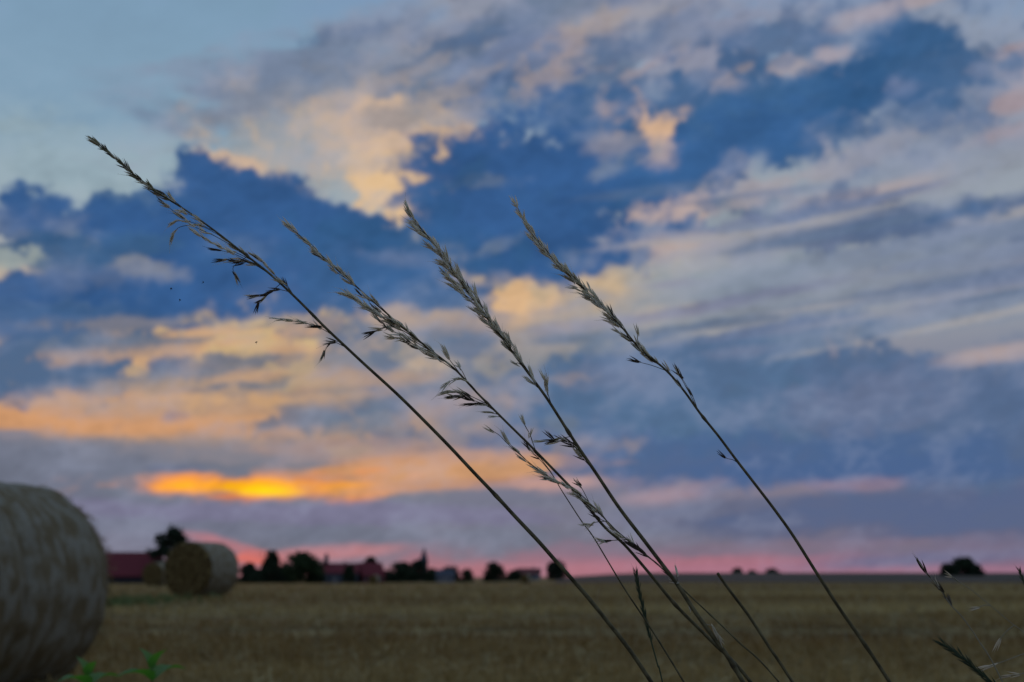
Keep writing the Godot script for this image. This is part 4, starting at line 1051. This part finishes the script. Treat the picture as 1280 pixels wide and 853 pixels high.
func bale(at: Vector3, yaw: float, radius: float, long: float, detail: int, label: String, mats: Array) -> void:
	var o := thing("straw_bale", at, label, "bale", "round straw bales on the stubble")
	o.rotation.y = yaw
	var n := make_noise(41 + int(absf(at.z)), 2.2, 4)
	var coarse := make_noise(43, 1.0, 3)
	var half := long * 0.5
	# profile from the centre of one end over the rim to the other: [along, out, which part]
	var rim := 0.055
	var profile := [[-half - 0.015, 0.0], [-half - 0.02, radius * 0.2], [-half - 0.012, radius * 0.45], [-half - 0.005, radius * 0.7], [-half, radius * 0.88]]
	for k in 5:
		var a := (k + 1) / 5.0 * PI / 2
		profile.append([-half + rim * (1.0 - cos(a)), radius - 0.03 - rim * 0.9 * (1.0 - sin(a))])
	var edge := profile.size() - 1
	profile.append([-half + rim + 0.008, radius - 0.004])
	var steps := 30 if detail > 1 else 12
	for k in steps + 1:
		var t := float(k) / steps
		profile.append([lerpf(-half + rim + 0.012, half - rim - 0.012, t), radius + 0.006 * sin(t * PI) - 0.006 * absf(sin(t * PI * 5.0)) - 0.045 * exp(-pow((t - 0.27) / 0.035, 2.0)) - 0.016 * exp(-pow((t - 0.62) / 0.03, 2.0))])
	profile.append([half - rim - 0.008, radius - 0.004])
	var back := profile.size()
	for k in range(edge, -1, -1):
		profile.append([-profile[k][0], profile[k][1]])
	var around := 96 if detail > 1 else 40
	var grid := []
	for q in profile:
		var row: Array[Vector3] = []
		for k in around + 1:
			var a := TAU * (k % around) / around
			var c := Vector3(0, cos(a), sin(a))
			var f: float = q[1] / radius
			var rough := n.get_noise_3d(c.y * f * 1.5, c.z * f * 1.5, q[0] * 2.0)
			var out: float = q[1] * (1.0 + 0.032 * rough + 0.008 * coarse.get_noise_3d(c.y * f * 8.0, c.z * f * 8.0, q[0] * 14.0))
			var along: float = q[0] + (0.02 * rough * signf(q[0]) if absf(q[0]) > half - rim else 0.0)
			var p := Vector3(along, c.y * out + radius, c.z * out)
			if p.y < 0.05:
				p.y = 0.05 - (0.05 - p.y) * 0.3
			row.append(p)
		grid.append(row)
	for span in [["straw_end", 0, edge + 1, 0], ["net_wrap", edge + 1, back - 1, 1], ["straw_end", back - 1, profile.size() - 1, 0]]:
		var st := fresh()
		for i in range(span[1], span[2]):
			for k in around:
				for c in [[i, k], [i + 1, k], [i + 1, k + 1], [i, k], [i + 1, k + 1], [i, k + 1]]:
					var u: float = float(c[1]) / around * 4.0
					var v: float = profile[c[0]][1] if span[3] == 0 else profile[c[0]][0]
					st.set_uv(Vector2(u, v))
					st.set_uv2(Vector2(u * 0.7, v * 1.3))
					st.add_vertex(grid[c[0]][c[1]])
		part(span[0], done(st, true), mats[span[3]], o)
	if detail == 0:
		return
	# straws that stick out of both ends
	var st := fresh()
	st.set_smooth_group(-1)
	for k in (2600 if detail > 1 else 900):
		var a := rng.randf() * TAU
		var q := sqrt(rng.randf()) * radius * 0.97
		var sgn := 1.0 if rng.randf() < 0.5 else -1.0
		var p := Vector3(sgn * (half + 0.006), radius + cos(a) * q, sin(a) * q)
		if p.y < 0.08:
			continue
		var run := Vector3(sgn * rng.randf_range(0.0, 0.25), -sin(a), cos(a)).rotated(Vector3.RIGHT, rng.randfn(0.0, 0.5)) * rng.randf_range(0.05, 0.13)
		var w := Vector3(0.2, rng.randfn(0, 1), rng.randfn(0, 1)).normalized() * 0.0025
		quad(st, p - w, p + w, p + run + w, p + run - w)
	for k in (700 if detail > 1 else 400):
		# rim: straws that poke past the netting
		var a := rng.randf() * TAU
		var sgn := 1.0 if rng.randf() < 0.5 else -1.0
		var c := Vector3(0, cos(a), sin(a))
		var p := Vector3(sgn * (half - rng.randf_range(0.0, 0.09)), radius, 0) + c * (radius - 0.03)
		if p.y < 0.06:
			continue
		var run := (Vector3(sgn * rng.randf_range(-0.3, 0.8), 0, 0) + c * rng.randf_range(0.3, 0.9) + Vector3(0, -sin(a), cos(a)) * rng.randfn(0.0, 0.9)).normalized() * rng.randf_range(0.03, 0.065)
		var w := Vector3(1, rng.randfn(0, 1), rng.randfn(0, 1)).normalized() * 0.0025
		quad(st, p - w, p + w, p + run + w, p + run - w)
	var loose := part("loose_straw", done(st), mats[2], o)
	loose.set_meta("kind", "stuff")

func build_bales() -> void:
	rng.seed = 5
	var straw := fibres(Vector3(0.05, 0.032, 0.012), Vector3(0.34, 0.24, 0.09), 51, Vector3(0.5, 3.2, 1.0), Color(0.62, 0.56, 0.5))
	var net := fibres(Vector3(0.27, 0.235, 0.16), Vector3(0.43, 0.385, 0.285), 53, Vector3(3.0, 7.0, 1.0), Color(0.84, 0.78, 0.68))
	var bits := paint(0.30, 0.22, 0.09)
	var mats := [straw, net, bits]
	var axis := deg_to_rad(19.6)
	var along := Vector3(sin(axis), 0, -cos(axis))
	var yaw := PI / 2 - axis
	for b in [[-3.60, -8.45, 0.672, 1.17, 2, "large near straw bale cut off by the left picture edge"],
			[-7.6, -33.6, 0.66, 1.32, 1, "middle straw bale showing its brown round end and pale netting"],
			[-18.0, -72.0, 0.62, 1.2, 1, "farther straw bale half hidden behind the middle bale"],
			[-22.4, -232.0, 0.75, 1.2, 0, "tiny far bale in front of the red farm roofs"],
			[1.9, -225.0, 0.75, 1.3, 0, "tiny far brown bale left of the upright dark tree"]]:
		var face := Vector3(b[0], 0, b[1])
		var mid: Vector3 = face + along * b[3] * 0.5
		mid.y = land(mid.x, mid.z)
		bale(mid, yaw, b[2], b[3], b[4], b[5], mats)

# ------------------------------------------------------------------ far trees and buildings
func crown(half: float, low: float, high: float, shape: int) -> ArrayMesh:
	var st := fresh()
	st.set_smooth_group(-1)
	var span := high - low
	var clumps := 90 if span > 6.0 else 64
	for k in clumps:
		var t := rng.randf()
		var wide := 1.0
		match shape:
			0: wide = sin(clampf(t * 0.86 + 0.12, 0.0, 1.0) * PI) ** 0.6
			1: wide = sqrt(maxf(0.05, 1.0 - t * t * 0.95))
			2: wide = 1.05 - t * 0.85
			3: wide = sin(clampf(t * 0.8 + 0.16, 0.0, 1.0) * PI) ** 0.4
		var a := rng.randf() * TAU
		var q := sqrt(rng.randf_range(0.02, 1.0)) * half * wide * 0.9
		if rng.randf() < 0.18:
			q *= 1.25
		var c := Vector3(cos(a) * q, low + span * (t * 0.9 + 0.02), sin(a) * q)
		var big := rng.randf_range(0.55, 1.0) * minf(half, span) * 0.30
		for l in 60:
			var v := Vector3(rng.randfn(0, 0.5), rng.randfn(0, 0.42), rng.randfn(0, 0.5))
			var p := c + v * big
			p.y = minf(p.y, high + 0.1)
			var u := Vector3(rng.randfn(), rng.randfn(), rng.randfn()).normalized()
			var w := u.cross(Vector3(rng.randfn(), rng.randfn(), rng.randfn())).normalized()
			var s := rng.randf_range(0.2, 0.42) * (0.6 + half * 0.12)
			quad(st, p - u * s, p + w * s * 0.6, p + u * s, p - w * s * 0.6)
	return done(st)

func trunk_mesh(tall: float, r: float, half: float) -> ArrayMesh:
	var st := fresh()
	var p: Array[Vector3] = []
	var rr: Array[float] = []
	for k in 7:
		var t := k / 6.0
		p.append(Vector3(sin(t * 3.0) * r * 0.4, t * tall, cos(t * 2.0) * r * 0.3))
		rr.append(lerpf(r, r * 0.25, t))
	tube(st, p, rr, 8)
	for k in 7:
		var a := k * 2.4
		var from := p[2 + k % 4]
		var to := from + Vector3(cos(a) * half * 0.7, tall * 0.22, sin(a) * half * 0.7)
		tube(st, [from, from.lerp(to, 0.5) + Vector3(0, -0.1, 0), to] as Array[Vector3], [r * 0.4, r * 0.25, r * 0.08] as Array[float], 5)
	return done(st, true)

func build_trees() -> void:
	rng.seed = 9
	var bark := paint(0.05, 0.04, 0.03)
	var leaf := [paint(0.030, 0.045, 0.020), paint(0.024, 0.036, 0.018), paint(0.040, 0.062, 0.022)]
	for t in TREES:
		var y := land(t[0], t[1])
		var high: float = t[2] + EYE - y
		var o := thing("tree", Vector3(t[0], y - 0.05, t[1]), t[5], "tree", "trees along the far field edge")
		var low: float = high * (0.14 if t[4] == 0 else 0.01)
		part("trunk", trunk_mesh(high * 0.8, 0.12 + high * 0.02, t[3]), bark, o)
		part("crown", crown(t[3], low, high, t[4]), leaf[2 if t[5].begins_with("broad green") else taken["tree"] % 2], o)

func gable(st: SurfaceTool, w: float, d: float, y0: float, y1: float, over: float) -> void:
	# a roof of two slopes with a thickness, ridge along x
	var a := w * 0.5 + over
	var b := d * 0.5 + over
	for s in [-1.0, 1.0]:
		var e0 := Vector3(-a, y0, s * b)
		var e1 := Vector3(a, y0, s * b)
		var r0 := Vector3(-a, y1, 0)
		var r1 := Vector3(a, y1, 0)
		var up := Vector3(0, 0.16, 0)
		quad(st, e0, r0, r1, e1)
		quad(st, e0 + up, r0 + up, r1 + up, e1 + up)
		quad(st, e0, e1, e1 + up, e0 + up)
		quad(st, e0, e0 + up, r0 + up, r0)
		quad(st, e1, e1 + up, r1 + up, r1)

func house(called: String, at: Vector3, turn: float, w: float, d: float, wall_h: float, ridge: float, wall: Material, roof: Material, trim: Material, glass: Material, label: String, chimney: bool) -> Node3D:
	var o := thing(called, at, label, "house" if called != "barn" else "barn")
	o.rotation.y = turn
	var st := fresh()
	st.set_smooth_group(-1)
	box(st, Vector3(-w / 2, -0.3, -d / 2), Vector3(w / 2, wall_h, d / 2))
	for s in [-1.0, 1.0]:
		st.add_vertex(Vector3(s * (w / 2 - 0.003), wall_h, -d / 2)); st.add_vertex(Vector3(s * (w / 2 - 0.003), ridge - 0.05, 0)); st.add_vertex(Vector3(s * (w / 2 - 0.003), wall_h, d / 2))
	part("wall", done(st), wall, o)
	st = fresh()
	st.set_smooth_group(-1)
	gable(st, w, d, wall_h - 0.15, ridge, 0.35)
	var rf := part("roof", done(st), roof, o)
	if chimney:
		part("chimney", box_mesh(Vector3(w * 0.2 - 0.3, ridge - 0.6, -0.3), Vector3(w * 0.2 + 0.3, ridge + 0.8, 0.3)), trim, rf)
	part("door", box_mesh(Vector3(-0.5, 0.0, d / 2 - 0.02), Vector3(0.5, minf(2.0, wall_h - 0.3), d / 2 + 0.04)), trim, o)
	var k := -w / 2 + 1.2
	while k < w / 2 - 0.8:
		if absf(k) > 1.2:
			var f := part("window", box_mesh(Vector3(k - 0.5, 0.8, d / 2 - 0.02), Vector3(k + 0.5, minf(2.0, wall_h - 0.3), d / 2 + 0.03)), trim, o)
			part("pane", box_mesh(Vector3(k - 0.42, 0.88, d / 2), Vector3(k + 0.42, minf(1.92, wall_h - 0.38), d / 2 + 0.035)), glass, f)
		k += 2.4
	return o

func on_land(x: float, z: float) -> Vector3:
	return Vector3(x, land(x, z), z)

func build_houses() -> void:
	var red := paint(0.16, 0.030, 0.035)
	var brick := paint(0.15, 0.05, 0.045)
	var dark := paint(0.04, 0.035, 0.04)
	var white := paint(0.20, 0.20, 0.21)
	var slate := paint(0.07, 0.075, 0.09)
	var trim := paint(0.2, 0.19, 0.18)
	var glass := paint(0.03, 0.035, 0.045, 0.15)
	house("barn", on_land(-79.0, -290.0), 0.08, 16.0, 9.0, 1.5, 6.1, dark, red, dark, glass, "long red roofed barn between the near bale and the middle bale", false)
	var f := house("farmhouse", on_land(-57.5, -468.0), 0.1, 15.0, 8.0, 3.4, 6.4, slate, red, trim, glass, "long farmhouse with red roof and a small ridge turret", true)
	part("turret", box_mesh(Vector3(-3.6, 6.4, -0.8), Vector3(-2.2, 8.4, 0.8)), slate, f)
	var st := fresh()
	st.set_smooth_group(-1)
	for k in 4:
		var a := Vector3(1.0, 0, 0).rotated(Vector3.UP, PI / 4 + k * PI / 2) * 1.3
		var b := a.rotated(Vector3.UP, PI / 2)
		st.add_vertex(Vector3(-2.9, 8.4, 0) + a); st.add_vertex(Vector3(-2.9, 9.9, 0)); st.add_vertex(Vector3(-2.9, 8.4, 0) + b)
	part("turret_roof", done(st), slate, f)
	house("farmhouse", on_land(-46.6, -472.0), 0.45, 7.5, 7.5, 2.6, 6.6, brick, red, white, glass, "red gabled house at the right end of the farm", false)
	house("cottage", on_land(-27.0, -585.0), 0.0, 7.0, 6.0, 2.8, 5.0, white, slate, trim, glass, "small pale cottage under dark trees right of the church", true)
	house("cottage", on_land(6.6, -565.0), 0.0, 9.0, 6.0, 2.6, 4.6, white, brick, trim, glass, "low pale cottage beside the small tree at centre left", true)
	var c := thing("church", on_land(-55.1, -900.0), "distant church with a pointed spire behind rounded trees", "church")
	var high := 16.4 + EYE - land(-55.1, -900.0)
	part("tower", box_mesh(Vector3(-2.3, -0.3, -2.3), Vector3(2.3, high - 6.0, 2.3)), dark, c)
	st = fresh()
	st.set_smooth_group(-1)
	for k in 4:
		var a := Vector3(3.6, 0, 0).rotated(Vector3.UP, PI / 4 + k * PI / 2)
		var b := a.rotated(Vector3.UP, PI / 2)
		st.add_vertex(Vector3(0, high - 6.0, 0) + a); st.add_vertex(Vector3(0, high + 2.5, 0)); st.add_vertex(Vector3(0, high - 6.0, 0) + b)
	part("spire", done(st), slate, c)
	part("nave", box_mesh(Vector3(-16.0, -0.3, -4.0), Vector3(-2.3, 6.0, 4.0)), dark, c)

# ------------------------------------------------------------------ foreground grass
var husk_meshes: Array[ArrayMesh] = []
var tones := {}

func husk(st: SurfaceTool, root: Vector3, dir: Vector3, flat: Vector3, long: float, wide: float) -> void:
	var side := dir.cross(flat).normalized()
	var old: Array[Vector3] = []
	for r in [[0.0, 0.18], [0.14, 0.72], [0.34, 1.0], [0.6, 0.78], [0.82, 0.36], [1.0, 0.02]]:
		var ring: Array[Vector3] = []
		for k in 6:
			var a := TAU * k / 6
			ring.append(root + dir * long * r[0] + (side * cos(a) + flat * sin(a) * 0.6) * wide * 0.5 * r[1])
		if old.size():
			for k in 6:
				var n := (k + 1) % 6
				quad(st, old[k], old[n], ring[n], ring[k])
		old = ring

func make_husks() -> void:
	rng.seed = 303
	for v in 6:
		var st := fresh()
		var open := [0.05, 0.10, 0.16, 0.22, 0.07, 0.13][v] as float
		for s in [-1.0, 1.0]:
			var dir := Vector3(sin(open * s), cos(open), 0.04 * s).normalized()
			husk(st, Vector3(0.0004 * s, 0, 0), dir, Vector3(0, 0, 1), 0.0102 if s > 0 else 0.0084, 0.00105)
		husk(st, Vector3(0, 0.0008, 0.0002), Vector3(0.02, 1, 0.08).normalized(), Vector3(1, 0, 0), 0.0092, 0.00095)
		if v == 0 or v == 4:
			var p: Array[Vector3] = [Vector3(0, 0.004, 0.0004), Vector3(0.0005, 0.009, 0.001), Vector3(0.003, 0.0145, 0.002)]
			tube(st, p, [0.00012, 0.0001, 0.00003] as Array[float], 4)
		husk_meshes.append(done(st, true))
	for t in [["l", 0.86, 0.82, 0.70], ["m", 0.64, 0.585, 0.46], ["d", 0.085, 0.060, 0.038], ["g", 0.15, 0.165, 0.085], ["e", 0.055, 0.070, 0.036], ["p", 0.58, 0.52, 0.42]]:
		var m := paint(t[1], t[2], t[3], 0.7)
		m.backlight_enabled = true
		m.backlight = Color(0.95, 0.91, 0.78) if t[0] not in ["d", "e"] else Color(0.25, 0.2, 0.13) if t[0] == "d" else Color(0.05, 0.06, 0.03)
		tones[t[0]] = m
	tones["stem"] = speckled(Vector3(0.055, 0.042, 0.022), Vector3(0.19, 0.155, 0.075), 0.01, Vector3(14, 14, 14), 71)
	tones["stem"].roughness = 0.5
	tones["green_stem"] = paint(0.060, 0.075, 0.032, 0.55)
	tones["pale_stem"] = paint(0.30, 0.26, 0.17, 0.6)

func pick(tone: String) -> Material:
	var q := rng.randf()
	match tone:
		"l": return tones["l"] if q < 0.74 else tones["m"] if q < 0.96 else tones["d"]
		"m": return tones["l"] if q < 0.42 else tones["m"] if q < 0.82 else tones["d"]
		"d": return tones["d"] if q < 0.8 else tones["m"]
		"e": return tones["e"]
		"g": return tones["g"] if q < 0.7 else tones["d"] if q < 0.85 else tones["m"]
	return tones["p"]

func spikelet(parent: Node3D, at: Vector3, dir: Vector3, tone: String, size := 1.0) -> void:
	var y := dir.normalized()
	var x := y.cross(Vector3(0.3, 0.2, 1.0)).normalized()
	x = x.rotated(y, rng.randf() * TAU)
	var s := rng.randf_range(0.85, 1.18) * size
	part("spikelet", husk_meshes[rng.randi() % husk_meshes.size()], pick(tone), parent, Transform3D(Basis(x, y, x.cross(y)).scaled(Vector3(s, s, s)), at))

func splay(dir: Vector3, angle: float) -> Vector3:
	var x := dir.cross(Vector3(0.2, 0.1, 1.0)).normalized()
	return dir.rotated(x.rotated(dir, rng.randf() * TAU), angle).normalized()

func branch(o: Node3D, path: Array[Vector3], count: int, tone: String, r0: float, spread: float) -> void:
	var fine := spline(path, 4)
	var rr: Array[float] = []
	for k in fine.size():
		rr.append(lerpf(r0, r0 * 0.5, float(k) / (fine.size() - 1)))
	var st := fresh()
	tube(st, fine, rr, 5)
	var b := part("branch", done(st, true), tones["pale_stem"] if tone == "p" else tones["stem"], o)
	var last := fine.size() - 1
	var end := (fine[last] - fine[last - 2]).normalized()
	# the spikelet at the end reaches the end of the path
	spikelet(b, fine[last] - end * 0.0085, end, tone)
	for k in count - 1:
		var f := lerpf(0.9, 0.30, (k + rng.randf() * 0.6) / maxf(1.0, count - 1.0))
		var i := clampi(int(f * last), 1, last - 1)
		var dir := splay((fine[i + 1] - fine[i - 1]).normalized(), deg_to_rad(spread * rng.randf_range(0.5, 1.6)))
		spikelet(b, fine[i] - dir * 0.003, dir, tone)

func build_grasses() -> void:
	make_husks()
	rng.seed = 1201
	for g in GRASSES:
		var way := points(g.stem)
		var root := way[way.size() - 1]
		root.y = 0.0
		var o := thing({"oat grass": "oat_grass", "stalk": "cut_stalk", "ear": "grass_ear", "thin": "wispy_grass"}[g.kind], root, g.label, "grass", "tall grasses in the foreground")
		for k in way.size():
			way[k] -= root
		var fine := spline(way, 10)
		var seen := 0.0
		var far: Array[float] = [0.0]
		for k in range(1, fine.size()):
			seen += fine[k].distance_to(fine[k - 1])
			far.append(seen)
		var rr: Array[float] = []
		var head: float = 0.0
		for h in g.heads:
			head = maxf(head, h[1])
		var joint := rng.randf_range(0.03, 0.06) + head
		var sway := make_noise(80 + int(root.x * 100.0), 9.0, 2)
		for k in range(1, fine.size()):
			fine[k] += Vector3(sway.get_noise_1d(far[k]), 0, sway.get_noise_1d(far[k] + 50.0)) * 0.0012
		for k in fine.size():
			var t := clampf(far[k] / 0.48, 0.0, 1.0)
			var r := lerpf(g.radius[0], g.radius[1], pow(t, 0.75)) * 0.001
			if g.kind == "oat grass":
				for q in [joint, joint + 0.19, joint + 0.42]:
					r *= 1.0 + 0.5 * exp(-pow((far[k] - q) / 0.0022, 2.0))
			rr.append(r)
		var st := fresh()
		tube(st, fine, rr, 9)
		part("stem", done(st, true), tones["green_stem"] if g.kind == "ear" else tones["pale_stem"] if g.kind == "thin" else tones["stem"], o)
		if g.kind == "oat grass" and g.heads.size():
			spikelet(o, fine[0] + (fine[1] - fine[0]).normalized() * 0.006, (fine[0] - fine[2]).normalized(), g.heads[0][8])
		for h in g.heads:
			for b in h[2]:
				var s: float = lerpf(h[0], h[1], (b + rng.randf()) / h[2]) + h[3] * 0.0006
				var i := 1
				while i < fine.size() - 2 and far[i] < s:
					i += 1
				var long: float = rng.randf_range(h[3], h[4]) * 0.001
				var out := deg_to_rad(h[7] * rng.randf_range(0.5, 1.7))
				var side := splay((fine[i - 1] - fine[i + 1]).normalized(), PI / 2)
				# the branch follows the stem towards its tip, a little away from it
				var path: Array[Vector3] = []
				for k in 5:
					var goal: float = s - long * k / 4.0
					var q := i
					while q > 0 and far[q] > goal:
						q -= 1
					var p := fine[q]
					if goal < 0.0:
						p += (fine[0] - fine[3]).normalized() * -goal
					else:
						p = fine[q].lerp(fine[mini(q + 1, fine.size() - 1)], clampf((goal - far[q]) / maxf(far[mini(q + 1, far.size() - 1)] - far[q], 1e-6), 0.0, 1.0))
					path.append(p + side * (rr[i] * 0.6 + sin(out) * long * k / 4.0) + Vector3(-0.06, -0.03, 0) * sin(out) * long * k)
				branch(o, path, rng.randi_range(h[5], h[6]), h[8], 0.00028, 15.0)
		for b in g.branches:
			var path := points(b[2])
			for k in path.size():
				path[k] -= root
			# begin on the stem itself
			var best := 0
			for k in fine.size():
				if fine[k].distance_to(path[0]) < fine[best].distance_to(path[0]):
					best = k
			if fine[best].distance_to(path[0]) < 0.012:
				path[0] = fine[best]
			branch(o, path, b[1], b[0], 0.0003 if g.kind != "thin" else 0.00032, 14.0)
		if g.has("ear"):
			var e: Array = g.ear
			for k in e[2]:
				var s: float = lerpf(e[0], e[1], (k + 0.5) / e[2])
				var i := 1
				while i < fine.size() - 2 and far[i] < s:
					i += 1
				var up := (fine[i - 1] - fine[i + 1]).normalized()
				var out := up.cross(Vector3(0, 0, 1)).normalized() * (1.0 if k % 2 else -1.0)
				out = out.rotated(up, rng.randfn(0.0, 0.5))
				spikelet(o, fine[i] + out * rr[i] * 0.5, (up + out * 0.2).normalized(), e[4], e[3] / 9.0)

# ------------------------------------------------------------------ nettles and midges
func leaf_mesh(long: float, wide: float, droop: float) -> ArrayMesh:
	var st := fresh()
	var n := 12
	var rows := []
	for k in n + 1:
		var t := float(k) / n
		var w := wide * 0.5 * sin(pow(t, 0.62) * PI) * (1.0 if k % 2 else 0.86)
		if k == n: w = 0.0
		var y := sin(t * 1.4) * 0.18 * long - droop * t * t * long
		rows.append([Vector3(-w, y + w * 0.45, t * long), Vector3(-w * 0.5, y + w * 0.12, t * long), Vector3(0, y, t * long), Vector3(w * 0.5, y + w * 0.12, t * long), Vector3(w, y + w * 0.45, t * long)])
	for k in n:
		for c in 4:
			quad(st, rows[k][c], rows[k + 1][c], rows[k + 1][c + 1], rows[k][c + 1])
	return done(st, true)

func build_nettles() -> void:
	rng.seed = 88
	var green := paint(0.09, 0.155, 0.045, 0.6)
	green.backlight_enabled = true
	green.backlight = Color(0.35, 0.6, 0.15)
	var stalk := paint(0.09, 0.13, 0.05)
	for p in [[-0.545, -2.2, 0.512, "right hand nettle with bright green leaves below the middle bale"], [-0.700, -2.4, 0.488, "left hand nettle with green leaves in front of the near bale"]]:
		var o := thing("nettle", Vector3(p[0], 0, p[1]), p[3], "nettle", "nettles at the bottom left")
		var st := fresh()
		var path: Array[Vector3] = []
		var rr: Array[float] = []
		for k in 9:
			path.append(Vector3(sin(k * 0.4) * 0.012, p[2] * k / 8.0 - 0.004 * (8 - k) / 8.0, cos(k * 0.5) * 0.008))
			rr.append(lerpf(0.0035, 0.0012, k / 8.0))
		tube(st, path, rr, 7)
		part("stem", done(st, true), stalk, o)
		var pairs := 8
		for k in pairs:
			var f: float = (p[2] - 0.010 * k - 0.007 * k * k) / p[2] * 8.0
			var at: Vector3 = path[clampi(int(f), 0, 7)].lerp(path[clampi(int(f), 0, 7) + 1], f - clampi(int(f), 0, 7))
			var long := lerpf(0.040, 0.095, minf(1.0, k / 2.0))
			for s in 2:
				var turn := k * PI / 2 + s * PI + 0.9 + rng.randfn(0.0, 0.15)
				var tilt := lerpf(-1.0, -0.05, minf(1.0, k / 2.0))
				var m := leaf_mesh(long * rng.randf_range(0.9, 1.1), long * 0.55, rng.randf_range(0.35, 0.65))
				part("leaf", m, green, o, Transform3D(Basis.from_euler(Vector3(tilt, turn, 0)), at))

func build_midges() -> void:
	var black := paint(0.012, 0.012, 0.014, 0.5)
	var wing := paint(0.10, 0.10, 0.11, 0.4)
	for p in [[-0.2592, 0.8667, -1.06, "left one of the close pair of tiny flying midges"], [-0.2522, 0.8580, -1.06, "lower one of the close pair of tiny flying midges"], [-0.2372, 0.8737, -1.07, "single tiny flying midge right of the close pair"], [-0.1917, 0.8237, -1.05, "lone tiny midge below the drooping branch of the leftmost grass"]]:
		var o := thing("midge", Vector3(p[0], p[1], p[2]), p[3], "insect", "midges in the air")
		o.rotation = Vector3(0.3, p[0] * 40.0, p[1] * 20.0)
		var st := fresh()
		husk(st, Vector3(0, 0, -0.0011), Vector3(0, 0, 1), Vector3(0, 1, 0), 0.0022, 0.0011)
		part("body", done(st, true), black, o)
		for s in [-1.0, 1.0]:
			st = fresh()
			husk(st, Vector3(0.0002 * s, 0.0003, 0), Vector3(s, 0.7, 0.2).normalized(), Vector3(0, -0.2, 1).normalized(), 0.0014, 0.0006)
			part("wing", done(st, true), wing, o)
